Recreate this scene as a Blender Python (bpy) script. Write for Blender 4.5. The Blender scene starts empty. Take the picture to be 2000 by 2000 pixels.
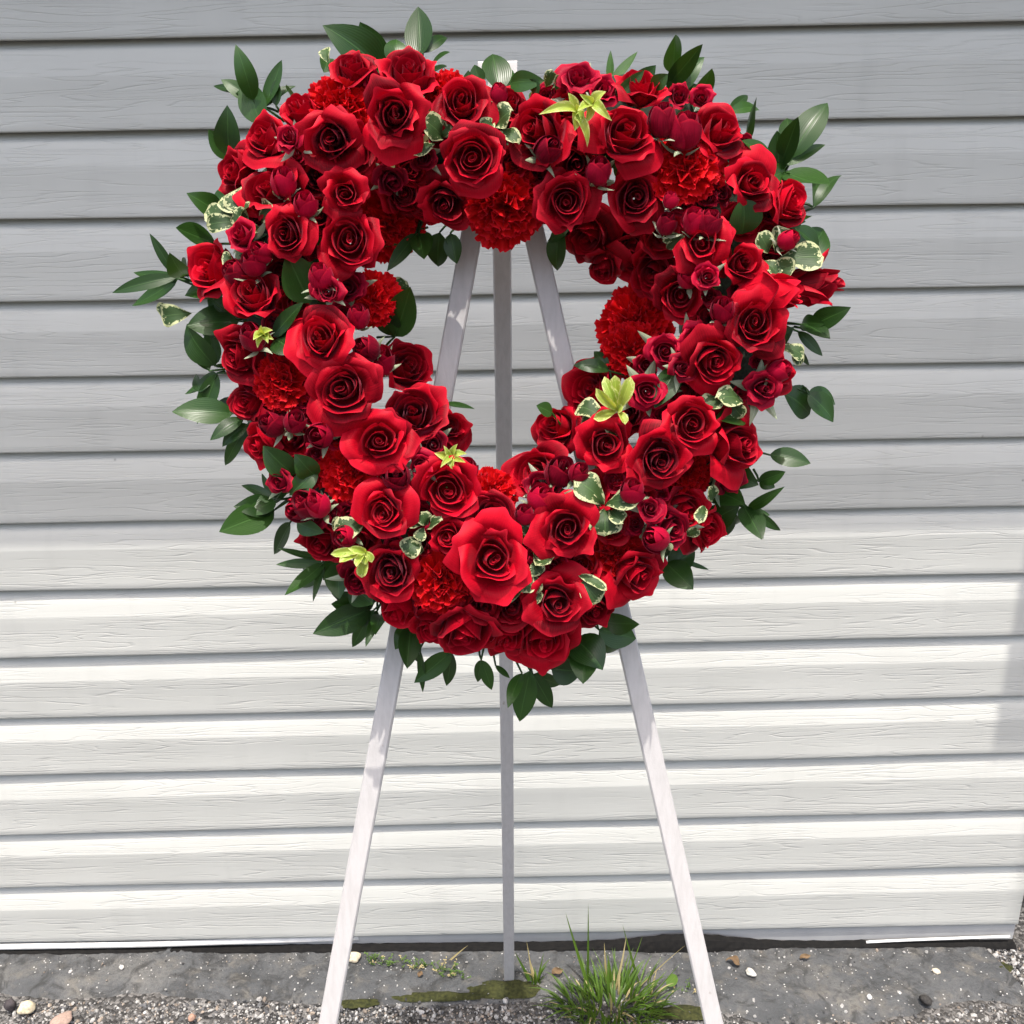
import bpy, math, random
import numpy as np
from mathutils import Vector, Matrix, noise

scene = bpy.context.scene
R = math.radians

# ------------------------------------------------------------------ camera
F = 2000.0                                    # focal length in pixels of the 2000 px photograph
PITCH, ROLL, YAW = R(19.82035611), R(0.92604606), R(-0.5232286)
BH = 0.127                                    # exposure of one siding course
WALL_Y = 13.12258133 * BH                     # front face of the siding
CAM_Z = 1.548
def _rx(a): c, s = math.cos(a), math.sin(a); return np.array([[1, 0, 0], [0, c, -s], [0, s, c]])
def _ry(a): c, s = math.cos(a), math.sin(a); return np.array([[c, 0, s], [0, 1, 0], [-s, 0, c]])
def _rz(a): c, s = math.cos(a), math.sin(a); return np.array([[c, -s, 0], [s, c, 0], [0, 0, 1]])
CM = _rz(YAW) @ _rx(-PITCH) @ _ry(ROLL)
CR, CF, CU = CM[:, 0], CM[:, 1], CM[:, 2]
CAM = np.array([0.0, 0.0, CAM_Z])
cam_data = bpy.data.cameras.new('camera')
cam_data.sensor_width = 36.0
cam_data.lens = 36.0 * F / 2000.0
cam_data.clip_start = 0.02
cam_data.clip_end = 200
cam = bpy.data.objects.new('camera', cam_data)
scene.collection.objects.link(cam)
cam.matrix_world = Matrix(((CR[0], CU[0], -CF[0], CAM[0]), (CR[1], CU[1], -CF[1], CAM[1]),
                           (CR[2], CU[2], -CF[2], CAM[2]), (0, 0, 0, 1)))
scene.camera = cam

# ------------------------------------------------------------------ light
SUN_EL, SUN_AZ = R(72), R(0)                  # sun stands high behind the camera
SUN = np.array([math.cos(SUN_EL) * math.sin(SUN_AZ), -math.cos(SUN_EL) * math.cos(SUN_AZ), math.sin(SUN_EL)])
world = bpy.data.worlds.new('World')
scene.world = world
world.use_nodes = True
wn = world.node_tree
wn.nodes.clear()
sky = wn.nodes.new('ShaderNodeTexSky')
sky.sky_type = 'NISHITA'
sky.sun_disc = False
sky.sun_elevation = SUN_EL
sky.sun_rotation = math.pi - SUN_AZ
sky.air_density = 1.0
sky.dust_density = 5.0
sky.ozone_density = 0.38
bg = wn.nodes.new('ShaderNodeBackground')
bg.inputs['Strength'].default_value = 0.15
wo = wn.nodes.new('ShaderNodeOutputWorld')
wn.links.new(sky.outputs[0], bg.inputs[0])
wn.links.new(bg.outputs[0], wo.inputs[0])
sl = bpy.data.lights.new('sun', 'SUN')
sl.energy = 2.1
sl.angle = R(0.53)
sl.color = (1.0, 0.955, 0.89)
so = bpy.data.objects.new('sun', sl)
so.rotation_euler = Vector(SUN).to_track_quat('Z', 'Y').to_euler()
so.location = (0, -3, 8)
scene.collection.objects.link(so)
scene.view_settings.view_transform = 'Standard'
scene.view_settings.look = 'None'
scene.view_settings.gamma = 1.0
scene.view_settings.use_curve_mapping = False
scene.view_settings.exposure = 1.24
scene.render.engine = 'CYCLES'
scene.cycles.max_bounces = 8

# ------------------------------------------------------------------ helpers
def ray(px, py):
    return CF + (px - 1000.0) / F * CR - (py - 1000.0) / F * CU
def at_depth(px, py, d):
    return CAM + ray(px, py) * d
def on_wall(px, py, y=None):
    y = WALL_Y if y is None else y
    d = ray(px, py)
    return CAM + d * (y / d[1])
SLOPE = -0.019                                # the ground falls slightly towards the right
def gslope(x): return SLOPE * max(-3.0, min(3.0, x))
def on_ground(px, py, z=0.0):
    d = ray(px, py)
    return CAM + d * ((z - CAM_Z) / (d[2] - SLOPE * d[0]))

def tag(o, label=None, cat=None, group=None, kind=None):
    if label: o['label'] = label
    if cat: o['category'] = cat
    if group: o['group'] = group
    if kind: o['kind'] = kind
    return o
def empty(name, loc=(0, 0, 0)):
    o = bpy.data.objects.new(name, None)
    o.location = loc
    o.empty_display_size = 0.05
    scene.collection.objects.link(o)
    return o
def link_mesh(name, me, mat=None, parent=None):
    o = bpy.data.objects.new(name, me)
    if mat is not None and not me.materials: me.materials.append(mat)
    if parent is not None: o.parent = parent
    scene.collection.objects.link(o)
    return o
def build(name, patches, mat=None, parent=None, smooth=True, cols=None, origin=None):
    """patches: list of (verts Nx3, faces, uv Nx2 or None) joined into one mesh; origin: local zero of the object"""
    V, FA, UV, n = [], [], [], 0
    for p in patches:
        v, f, uv = p
        V.append(np.asarray(v, float))
        FA += [tuple(int(i) + n for i in q) for q in f]
        UV.append(np.zeros((len(v), 2)) if uv is None else np.asarray(uv, float))
        n += len(v)
    V = np.concatenate(V); UV = np.concatenate(UV)
    org = np.zeros(3) if origin is None else np.asarray(origin, float)
    me = bpy.data.meshes.new(name)
    me.from_pydata((V - org).tolist(), [], FA)
    if smooth: me.polygons.foreach_set('use_smooth', [True] * len(me.polygons))
    li = np.empty(len(me.loops), dtype=np.int32)
    me.loops.foreach_get('vertex_index', li)
    ul = me.uv_layers.new(name='UVMap')
    ul.data.foreach_set('uv', UV[li].ravel())
    if cols is not None:
        a = me.color_attributes.new('tone', 'FLOAT_COLOR', 'POINT')
        c = np.concatenate([cols, np.ones((len(cols), 1))], 1) if cols.shape[1] == 3 else cols
        a.data.foreach_set('color', c.astype(np.float32).ravel())
    me.update()
    o = link_mesh(name, me, mat, parent)
    o.location = org
    return o
_gf = {}
def grid_faces(nu, nv):
    if (nu, nv) not in _gf:
        _gf[(nu, nv)] = [(j * (nu + 1) + i, j * (nu + 1) + i + 1, (j + 1) * (nu + 1) + i + 1, (j + 1) * (nu + 1) + i)
                         for j in range(nv) for i in range(nu)]
    return _gf[(nu, nv)]
def uvgrid(nu, nv):
    u, v = np.meshgrid(np.linspace(-1, 1, nu + 1), np.linspace(0, 1, nv + 1))
    return u.ravel(), v.ravel()
def box_between(a, b, w, d, side, front, taper=1.0, bev=0.0016):
    """bar from a to b, w wide along 'side', d deep along 'front', chamfered long edges"""
    a, b, side, front = (np.asarray(x, float) for x in (a, b, side, front))
    prof = []
    for sx, sy, k in ((-1, -1, 0), (-1, -1, 1), (1, -1, 1), (1, -1, 0), (1, 1, 0), (1, 1, 1), (-1, 1, 1), (-1, 1, 0)):
        if k == 0: prof.append((sx * w / 2, sy * (d / 2 - bev)))
        else: prof.append((sx * (w / 2 - bev), sy * d / 2))
    v = []
    N = 14
    for i in range(N + 1):
        t = i / N
        p = a + (b - a) * t
        v += [p + side * x + front * y for x, y in prof]
    f = [(i * 8 + j, i * 8 + (j + 1) % 8, (i + 1) * 8 + (j + 1) % 8, (i + 1) * 8 + j) for i in range(N) for j in range(8)]
    f += [tuple(range(8))[::-1], tuple(N * 8 + j for j in range(8))]
    return np.array(v), f, None

# ------------------------------------------------------------------ materials
class NT:
    def __init__(s, name):
        s.m = bpy.data.materials.new(name); s.m.use_nodes = True
        s.t = s.m.node_tree; s.t.nodes.clear()
        s.out = s.t.nodes.new('ShaderNodeOutputMaterial')
    def n(s, typ, **kw):
        nd = s.t.nodes.new(typ)
        for k, v in kw.items(): setattr(nd, k, v)
        return nd
    def l(s, a, b): s.t.links.new(a, b)
    def math(s, op, a, b=None, clamp=False):
        nd = s.n('ShaderNodeMath', operation=op, use_clamp=clamp)
        for i, x in enumerate((a, b)):
            if x is None: continue
            if isinstance(x, (int, float)): nd.inputs[i].default_value = x
            else: s.l(x, nd.inputs[i])
        return nd.outputs[0]
    def mix(s, fac, a, b):
        nd = s.n('ShaderNodeMix', data_type='RGBA')
        for i, x in ((0, fac), (6, a), (7, b)):
            if isinstance(x, (int, float)): nd.inputs[i].default_value = x
            elif isinstance(x, tuple): nd.inputs[i].default_value = x if len(x) == 4 else (*x, 1)
            else: s.l(x, nd.inputs[i])
        return nd.outputs[2]
    def ramp(s, fac, stops, interp='LINEAR'):
        nd = s.n('ShaderNodeValToRGB')
        cr = nd.color_ramp; cr.interpolation = interp
        while len(cr.elements) < len(stops): cr.elements.new(0.5)
        for e, (p, c) in zip(cr.elements, stops):
            e.position = p; e.color = (*c, 1) if isinstance(c, tuple) else (c, c, c, 1)
        s.l(fac, nd.inputs[0])
        return nd.outputs[0]
    def noise(s, vec, scale, detail=4, rough=.55, dist=0.0):
        nd = s.n('ShaderNodeTexNoise')
        nd.inputs['Scale'].default_value = scale; nd.inputs['Detail'].default_value = detail
        nd.inputs['Roughness'].default_value = rough; nd.inputs['Distortion'].default_value = dist
        if vec is not None: s.l(vec, nd.inputs['Vector'])
        return nd.outputs[0]
    def bsdf(s, **kw):
        nd = s.n('ShaderNodeBsdfPrincipled')
        for k, v in kw.items():
            k = k.replace('_', ' ')
            if isinstance(v, (int, float)): nd.inputs[k].default_value = v
            elif isinstance(v, tuple): nd.inputs[k].default_value = (*v, 1) if len(v) == 3 else v
            else: s.l(v, nd.inputs[k])
        return nd
    def bump(s, h, strength, dist):
        nd = s.n('ShaderNodeBump')
        nd.inputs['Strength'].default_value = strength; nd.inputs['Distance'].default_value = dist
        s.l(h, nd.inputs['Height'])
        return nd.outputs[0]
    def done(s, sh): s.l(sh, s.out.inputs[0]); return s.m

def mat_petal(name, deep, bright, trans=.22, sheen=.12, rough=.5):
    t = NT(name)
    oi = t.n('ShaderNodeObjectInfo')
    uv = t.n('ShaderNodeUVMap')
    sep = t.n('ShaderNodeSeparateXYZ'); t.l(uv.outputs[0], sep.inputs[0])
    mp = t.n('ShaderNodeMapping'); mp.inputs['Scale'].default_value = (26, 2.2, 1)
    t.l(uv.outputs[0], mp.inputs[0])
    vein = t.noise(mp.outputs[0], 1.0, 3, .6, .3)
    geo = t.n('ShaderNodeTexCoord')
    mott = t.noise(geo.outputs['Object'], 60, 3)
    col = t.mix(t.math('MULTIPLY', oi.outputs['Random'], .9), deep, bright)
    col = t.mix(t.ramp(mott, [(.35, 0.0), (.75, .35)]), col, tuple(c * .55 for c in deep))
    col = t.mix(t.ramp(vein, [(.45, 0.0), (.75, .3)]), col, tuple(min(1, c * 1.5 + .004) for c in bright))
    # petal bases pale slightly towards the calyx
    col = t.mix(t.ramp(sep.outputs[1], [(0.0, .45), (.14, 0.0)]), col, (.35, .05, .03))
    edge = t.ramp(sep.outputs[1], [(.93, 0.0), (1.0, .45)])
    col = t.mix(edge, col, (.66, .012, .035))
    b = t.bsdf(Base_Color=col, Roughness=rough, Specular_IOR_Level=.10, Sheen_Weight=sheen, Sheen_Roughness=.35,
               Sheen_Tint=(1, .35, .5), Normal=t.bump(vein, .25, .0006))
    tr = t.n('ShaderNodeBsdfTranslucent'); t.l(t.mix(.5, col, tuple(min(1, c * 1.6) for c in bright)), tr.inputs[0])
    mx = t.n('ShaderNodeMixShader'); mx.inputs[0].default_value = trans
    t.l(b.outputs[0], mx.inputs[1]); t.l(tr.outputs[0], mx.inputs[2])
    return t.done(mx.outputs[0])
M_ROSE = mat_petal('rose_petal', (.085, .0003, .004), (.52, .001, .014), trans=.10, sheen=.10, rough=.55)
M_WINE = mat_petal('spray_rose_petal', (.10, .0005, .008), (.44, .002, .030), trans=.10, sheen=.10, rough=.55)
M_CARN = mat_petal('carnation_petal', (.38, .001, .002), (.60, .002, .004), trans=.16, sheen=.08, rough=.65)

def mat_leaf(name, dark, light, variegated=None, rough=.33, trans=.16):
    t = NT(name)
    oi = t.n('ShaderNodeObjectInfo')
    uv = t.n('ShaderNodeUVMap')
    sep = t.n('ShaderNodeSeparateXYZ'); t.l(uv.outputs[0], sep.inputs[0])
    au = t.math('ABSOLUTE', sep.outputs[0])
    off = t.n('ShaderNodeVectorMath', operation='ADD')
    t.l(uv.outputs[0], off.inputs[0])
    cmb = t.n('ShaderNodeCombineXYZ')
    t.l(t.math('MULTIPLY', oi.outputs['Random'], 37.0), cmb.inputs[0]); t.l(t.math('MULTIPLY', oi.outputs['Random'], 91.0), cmb.inputs[1])
    t.l(cmb.outputs[0], off.inputs[1])
    mott = t.noise(off.outputs[0], 2.0, 4)
    col = t.mix(t.math('ADD', t.math('MULTIPLY', oi.outputs['Random'], .6), t.math('MULTIPLY', mott, .4)), dark, light)
    # veins: along the blade for ruscus
    w = t.n('ShaderNodeTexWave', wave_type='BANDS', bands_direction='X')
    w.inputs['Scale'].default_value = 2.3; w.inputs['Distortion'].default_value = .6; w.inputs['Detail'].default_value = 1
    t.l(uv.outputs[0], w.inputs[0])
    mid = t.ramp(au, [(0.0, 1.0), (.06, 0.0)])
    col = t.mix(t.math('MULTIPLY', mid, .35), col, tuple(min(1, c * 2.2 + .02) for c in light))
    hgt = t.math('ADD', t.math('MULTIPLY', w.outputs['Fac'], .35), t.math('MULTIPLY', mid, -.8))
    if variegated:
        mp = t.n('ShaderNodeMapping'); mp.inputs['Scale'].default_value = (2.2, 5.5, 1)
        t.l(off.outputs[0], mp.inputs[0])
        nz = t.noise(mp.outputs[0], 1.6, 3, .6)
        # distance to the margin: sides and tip
        tipd = t.math('MULTIPLY', t.math('SUBTRACT', 1.0, sep.outputs[1]), 2.4)
        edge = t.math('MINIMUM', t.math('SUBTRACT', 1.0, au), tipd)
        val = t.math('ADD', edge, t.math('MULTIPLY', t.math('SUBTRACT', nz, .5), 1.7))
        cream = t.ramp(val, [(.20, 1.0), (.26, 0.0)])
        col = t.mix(cream, col, variegated)
    b = t.bsdf(Base_Color=col, Roughness=rough, Specular_IOR_Level=.36, Normal=t.bump(hgt, .3, .0006))
    tr = t.n('ShaderNodeBsdfTranslucent')
    t.l(t.mix(.55, col, tuple(min(1, c * 2.4) for c in (light[0] * 1.3, light[1], light[2] * .4))), tr.inputs[0])
    mx = t.n('ShaderNodeMixShader'); mx.inputs[0].default_value = trans
    t.l(b.outputs[0], mx.inputs[1]); t.l(tr.outputs[0], mx.inputs[2])
    return t.done(mx.outputs[0])
M_RUSCUS = mat_leaf('ruscus_leaf', (.007, .023, .005), (.030, .082, .013), rough=.34)
M_PITTO = mat_leaf('pittosporum_leaf', (.016, .040, .010), (.045, .090, .022), variegated=(.40, .42, .22), rough=.55)
M_TIP = mat_leaf('new_growth', (.17, .27, .03), (.32, .42, .06), variegated=(.46, .50, .16), rough=.45, trans=.3)
M_SEPAL = mat_leaf('sepal', (.13, .19, .09), (.42, .45, .34), rough=.5)
M_GRASS = mat_leaf('grass_blade', (.030, .078, .008), (.105, .185, .026), rough=.4, trans=.3)
M_STRAW = mat_leaf('dry_blade', (.30, .24, .11), (.46, .38, .20), rough=.6, trans=.2)

def mat_foam():
    t = NT('gap_shade_foam')
    tc = t.n('ShaderNodeTexCoord')
    nz = t.noise(tc.outputs['Object'], 90, 5)
    col = t.ramp(nz, [(.3, (.004, .008, .003)), (.7, (.012, .022, .008))])  # near-black colour puts the deep shade between blooms into the foam
    return t.done(t.bsdf(Base_Color=col, Roughness=.9, Normal=t.bump(nz, .8, .004)).outputs[0])
M_FOAM = mat_foam()

def mat_wood():
    t = NT('white_painted_wood')
    tc = t.n('ShaderNodeTexCoord')
    mp = t.n('ShaderNodeMapping'); mp.inputs['Scale'].default_value = (60, 60, 4)
    t.l(tc.outputs['Object'], mp.inputs[0])
    nz = t.noise(mp.outputs[0], 3.0, 5, .6)
    n2 = t.noise(tc.outputs['Object'], 14, 5)
    n3 = t.noise(tc.outputs['Object'], 420, 2)
    col = t.ramp(nz, [(.25, (.42, .405, .39)), (.6, (.485, .468, .455))])
    col = t.mix(t.ramp(n2, [(.55, 0.0), (.8, .35)]), col, (.42, .385, .37))
    mc = t.n('ShaderNodeMapping'); mc.inputs['Scale'].default_value = (90, 90, 22)
    t.l(tc.outputs['Object'], mc.inputs[0])
    chip = t.ramp(t.noise(mc.outputs[0], 1.0, 4, .6), [(.70, 0.0), (.74, .7)])
    col = t.mix(chip, col, (.24, .19, .15))
    h = t.math('ADD', t.math('MULTIPLY', nz, 1.0), t.math('MULTIPLY', n3, .5))
    return t.done(t.bsdf(Base_Color=col, Roughness=.55, Specular_IOR_Level=.35, Normal=t.bump(h, .25, .0012)).outputs[0])
M_WOOD = mat_wood()

def mat_vinyl(name='vinyl_siding', grain=True):
    t = NT(name)
    tc = t.n('ShaderNodeTexCoord')
    oi = t.n('ShaderNodeObjectInfo')
    sep = t.n('ShaderNodeSeparateXYZ'); t.l(tc.outputs['Object'], sep.inputs[0])
    cmb = t.n('ShaderNodeCombineXYZ')
    t.l(t.math('ADD', sep.outputs[0], t.math('MULTIPLY', oi.outputs['Random'], 47.0)), cmb.inputs[0])
    t.l(sep.outputs[2], cmb.inputs[2]); t.l(t.math('MULTIPLY', oi.outputs['Random'], 13.0), cmb.inputs[1])
    P = cmb.outputs[0]
    mp = t.n('ShaderNodeMapping'); mp.inputs['Scale'].default_value = (2.3, 1, 46)
    t.l(P, mp.inputs[0])
    a = t.noise(mp.outputs[0], 1.0, 2.5, .45, .15)
    # contour lines of the stretched noise: thin wavy embossed grain
    fr = t.math('FRACT', t.math('MULTIPLY', a, 11.0))
    line = t.ramp(t.math('ABSOLUTE', t.math('SUBTRACT', fr, .5)), [(0.0, 1.0), (.06, .5), (.15, 0.0)])
    mp2 = t.n('ShaderNodeMapping'); mp2.inputs['Scale'].default_value = (2.6, 1, 24)
    t.l(P, mp2.inputs[0])
    gate = t.ramp(t.noise(mp2.outputs[0], 1.0, 2), [(.36, 0.1), (.52, 1.0)])
    line = t.math('MULTIPLY', line, gate)
    mp3 = t.n('ShaderNodeMapping'); mp3.inputs['Scale'].default_value = (14, 1, 190)
    t.l(P, mp3.inputs[0])
    fine = t.noise(mp3.outputs[0], 1.0, 3, .6)
    col = t.ramp(t.noise(P, 5, 4), [(.3, (.462, .464, .430)), (.7, (.496, .498, .463))])
    col = t.mix(t.math('MULTIPLY', line, .15), col, (.30, .29, .27))
    ms = t.n('ShaderNodeMapping'); ms.inputs['Scale'].default_value = (16, 1, 3)
    t.l(P, ms.inputs[0])
    streak = t.ramp(t.noise(ms.outputs[0], 1.0, 4, .55), [(.56, 0.0), (.80, .22)])
    col = t.mix(streak, col, (.30, .30, .285))
    vo = t.n('ShaderNodeTexVoronoi'); vo.inputs['Scale'].default_value = 7.0
    t.l(P, vo.inputs['Vector'])
    col = t.mix(t.ramp(vo.outputs['Distance'], [(.0, .7), (.022, 0.0)]), col, (.12, .11, .10))
    h = t.math('ADD', t.math('MULTIPLY', line, -1.0), t.math('MULTIPLY', fine, .14))
    kw = dict(Base_Color=col, Roughness=.5, Specular_IOR_Level=.32)
    if grain: kw['Normal'] = t.bump(h, .42, .0013)
    return t.done(t.bsdf(**kw).outputs[0])
M_VINYL = mat_vinyl()
def mat_plain(name, c, rough=.6, c2=None, sc=20, spec=.3):
    t = NT(name)
    tc = t.n('ShaderNodeTexCoord')
    nz = t.noise(tc.outputs['Object'], sc, 5)
    col = t.ramp(nz, [(.3, c), (.7, c2 or tuple(x * 1.2 for x in c))])
    return t.done(t.bsdf(Base_Color=col, Roughness=rough, Specular_IOR_Level=spec, Normal=t.bump(nz, .2, .002)).outputs[0])
M_TRIM = mat_plain('grey_vinyl_trim', (.36, .36, .36), .5, (.42, .42, .41))
M_WHITE = mat_plain('white_trim', (.62, .61, .58), .45, (.74, .73, .70), 40)
M_DARK = mat_plain('soil_and_gap_dark', (.003, .003, .003), .95, (.010, .009, .008), 120)
M_EAVE = mat_plain('eave_paint', (.62, .61, .58), .6)

def mat_kerb():
    t = NT('worn_kerb')
    tc = t.n('ShaderNodeTexCoord')
    P = tc.outputs['Object']
    n1 = t.noise(P, 9, 6, .6); n2 = t.noise(P, 140, 4, .7); n3 = t.noise(P, 30, 5)
    col = t.ramp(n1, [(.3, (.058, .061, .063)), (.5, (.090, .093, .095)), (.72, (.145, .142, .134))])
    col = t.mix(t.ramp(n3, [(.52, 0.0), (.72, .65)]), col, (.17, .155, .13))
    col = t.mix(t.ramp(n2, [(.45, 0.0), (.75, .7)]), col, (.06, .06, .062))
    blot = t.noise(P, 22, 6, .65, 1.0)
    col = t.mix(t.ramp(blot, [(.50, 0.0), (.62, .75)]), col, (.036, .036, .035))
    vo = t.n('ShaderNodeTexVoronoi'); vo.inputs['Scale'].default_value = 105.0
    t.l(P, vo.inputs['Vector'])
    sp = t.ramp(vo.outputs['Distance'], [(.10, 1.0), (.2, 0.0)])
    vs = t.n('ShaderNodeSeparateColor'); t.l(vo.outputs['Color'], vs.inputs[0])
    sp = t.math('MULTIPLY', sp, t.math('GREATER_THAN', t.math('ADD', vs.outputs[0], t.math('MULTIPLY', t.math('SUBTRACT', n3, .5), 1.2)), .76))
    col = t.mix(t.math('MULTIPLY', sp, .8), col, (.6, .59, .56))
    h = t.math('ADD', t.math('MULTIPLY', n2, .6), t.math('MULTIPLY', n3, .8))
    return t.done(t.bsdf(Base_Color=col, Roughness=.85, Specular_IOR_Level=.25, Normal=t.bump(h, 1.0, .007)).outputs[0])
M_KERB = mat_kerb()
def mat_ground():
    t = NT('rough_asphalt')
    tc = t.n('ShaderNodeTexCoord')
    P = tc.outputs['Object']
    vo = t.n('ShaderNodeTexVoronoi'); vo.inputs['Scale'].default_value = 170.0
    t.l(P, vo.inputs['Vector'])
    vs = t.n('ShaderNodeSeparateColor'); t.l(vo.outputs['Color'], vs.inputs[0])
    n1 = t.noise(P, 3, 5)
    col = t.ramp(vs.outputs[0], [(0.0, (.02, .02, .02)), (.55, (.07, .069, .067)), (1.0, (.22, .21, .20))])
    col = t.mix(t.ramp(n1, [(.4, 0.0), (.7, .5)]), col, (.10, .09, .08))
    h = t.math('MULTIPLY', vo.outputs['Distance'], -1.0)
    return t.done(t.bsdf(Base_Color=col, Roughness=.9, Specular_IOR_Level=.2, Normal=t.bump(h, 1.0, .004)).outputs[0])
M_GROUND = mat_ground()
def mat_tone(name, rough=.8):
    t = NT(name)
    at = t.n('ShaderNodeAttribute', attribute_name='tone')
    tc = t.n('ShaderNodeTexCoord')
    nz = t.noise(tc.outputs['Object'], 260, 4)
    col = t.mix(t.ramp(nz, [(.4, 0.0), (.75, .5)]), at.outputs['Color'], (.08, .075, .07))
    return t.done(t.bsdf(Base_Color=col, Roughness=rough, Specular_IOR_Level=.25, Normal=t.bump(nz, .4, .001)).outputs[0])
M_STONE = mat_tone('stone')
M_MOSS = mat_plain('moss', (.014, .017, .005), .95, (.050, .052, .014), 160)

# ------------------------------------------------------------------ house wall
LIP_L = [77, 257, 427, 588.5, 737, 884.6, 1022, 1154, 1283.6, 1404, 1514.5, 1631, 1734, 1841]
LIP_R = [40, 226, 396, 558.5, 707, 854, 988.6, 1121, 1241, 1361, 1472, 1584, 1693.6, 1807]
pl, pr = [], []
for a, b in zip(LIP_L, LIP_R):
    pl.append(on_wall(50, a)); pr.append(on_wall(1950, b))
X_END = float(on_wall(1998, 1760)[0])         # the boards stop here
X_FAR = -2.6
def lip_z(k, x):
    if k < 0:
        z0 = lip_z(0, x)
        return z0 - k * BH
    a, b = pl[k], pr[k]
    return a[2] + (b[2] - a[2]) * (x - a[0]) / (b[0] - a[0])
wall = tag(empty('house_wall', (0, WALL_Y, 0)), 'pale grey vinyl siding wall with wood grain boards behind the wreath', 'wall')
NX = 90
xs = np.linspace(X_FAR, X_END, NX + 1)
for k in range(-6, 14):
    prof = [(0.033, .0012), (0.004, -0.0010), (0.0012, -0.0006), (0.0, .0022), (.0004, .012), (.0008, .035), (.0006, .060), (-.0002, .0745),
            (.0000, .0762), (.0005, .0780), (.0036, .0915), (.0072, .105), (.0110, .1135), (.0170, .1200), (.0270, .1258), (.0290, .140)]
    v = []
    for x in xs:
        zb, zt = lip_z(k, x), lip_z(k - 1, x)
        sc = (zt - zb) / BH
        wob = noise.noise((x * 2.2, k * 3.1, 0.3)) * .0016 + noise.noise((x * 7, k * 5.7, 2)) * .0005
        for (d, h) in prof:
            tl = (noise.noise((x * 1.1, k * 4.7, 11.0)) * 1.3 + noise.noise((.4, k * 9.1, 3.0)) * .9) * .0024
            if .003 < h < .08: d = d + tl * (h - .0762) / .0762
            elif h <= .003 and d < .01: d = d - tl
            zz = zb + (h * sc if h > 0.003 else h) + noise.noise((x * 3, k * 2.0, 7)) * .0012
            v.append((x, WALL_Y + d + wob * min(1, h / .02 if h > 0 else 0) * .9, zz))
    m = len(prof)
    f = [(i * m + j, (i + 1) * m + j, (i + 1) * m + j + 1, i * m + j + 1) for i in range(NX) for j in range(m - 1)]
    # closed end cap at the right-hand end
    f.append(tuple(NX * m + j for j in range(m)))
    o = build('siding_board', [(np.array(v), f, None)], M_VINYL, None, origin=(0, WALL_Y, lip_z(k, 0)))
    o.parent = wall; o.location = (0, 0, lip_z(k, 0))

def slab(name, x0, x1, y0, y1, z0, z1, mat, parent=None, nx=1):
    v, f = [], []
    for i in range(nx + 1):
        x = x0 + (x1 - x0) * i / nx
        v += [(x, y0, z0), (x, y1, z0), (x, y1, z1), (x, y0, z1)]
    for i in range(nx):
        a, b = i * 4, i * 4 + 4
        f += [(a + j, b + j, b + (j + 1) % 4, a + (j + 1) % 4) for j in range(4)]
    f += [(0, 1, 2, 3), (nx * 4 + 3, nx * 4 + 2, nx * 4 + 1, nx * 4)]
    return build(name, [(np.array(v, float), f, None)], mat, parent, smooth=False)
def child(o):
    o.parent = wall; o.matrix_parent_inverse = Matrix.Translation((0, -WALL_Y, 0)); return o
Z_TOP = 2.46
child(slab('sheathing', X_FAR, X_END + .02, WALL_Y + .040, WALL_Y + .14, .004, Z_TOP, M_DARK))
child(slab('dark_recess_slab', X_END + .024, X_END + .9, WALL_Y + .16, WALL_Y + .26, -.02, Z_TOP, M_DARK))  # near-black slab added as the dark recess past the board ends
# skirt under the last course: recessed grey flashing with a thin white drip flange
def z_last(x): return lip_z(13, x)
v, f = [], []
sk = np.linspace(X_FAR, X_END, 81)
for x in sk:
    zb = z_last(x)
    v += [(x, WALL_Y + .0105, zb + .01), (x, WALL_Y + .0105, zb - .02), (x, WALL_Y + .012, .002 + gslope(x))]
f = [(i * 3 + j, (i + 1) * 3 + j, (i + 1) * 3 + j + 1, i * 3 + j + 1) for i in range(80) for j in range(2)]
child(build('skirt_flashing', [(np.array(v), f, None)], M_TRIM, None, smooth=False))
def strip(x0, x1, zf, yf, hgt, dep, n=40):
    v = []
    for i in range(n + 1):
        x = x0 + (x1 - x0) * i / n
        z, y = zf(x), yf(x)
        for a in range(7):
            an = math.pi * a / 6
            v.append((x, y - math.sin(an) * dep, z + math.cos(an) * hgt / 2))
    f = [(i * 7 + j, (i + 1) * 7 + j, (i + 1) * 7 + j + 1, i * 7 + j + 1) for i in range(n) for j in range(6)]
    f += [tuple(range(7)), tuple(n * 7 + j for j in range(7))[::-1]]
    return np.array(v), f, None
xl0, xl1 = X_FAR, float(on_wall(700, 1850)[0])
child(build('starter_strip', [strip(xl0, xl1, lambda x: z_last(x) - .010 - .004 * (x - xl0) / (xl1 - xl0), lambda x: WALL_Y + .004 + .009 * max(0, (x + .75) / (xl1 + .75)), .013, .006)], M_WHITE, None))
xr0, xr1 = float(on_wall(1690, 1862)[0]), float(on_wall(1968, 1858)[0])
child(build('drip_flange', [strip(xr0, xr1, lambda x: .006 + gslope(x) + .012 * max(0, (x - xr0) / (xr1 - xr0)) ** .8, lambda x: WALL_Y + .0035, .0055, .004)], M_WHITE, None))
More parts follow.
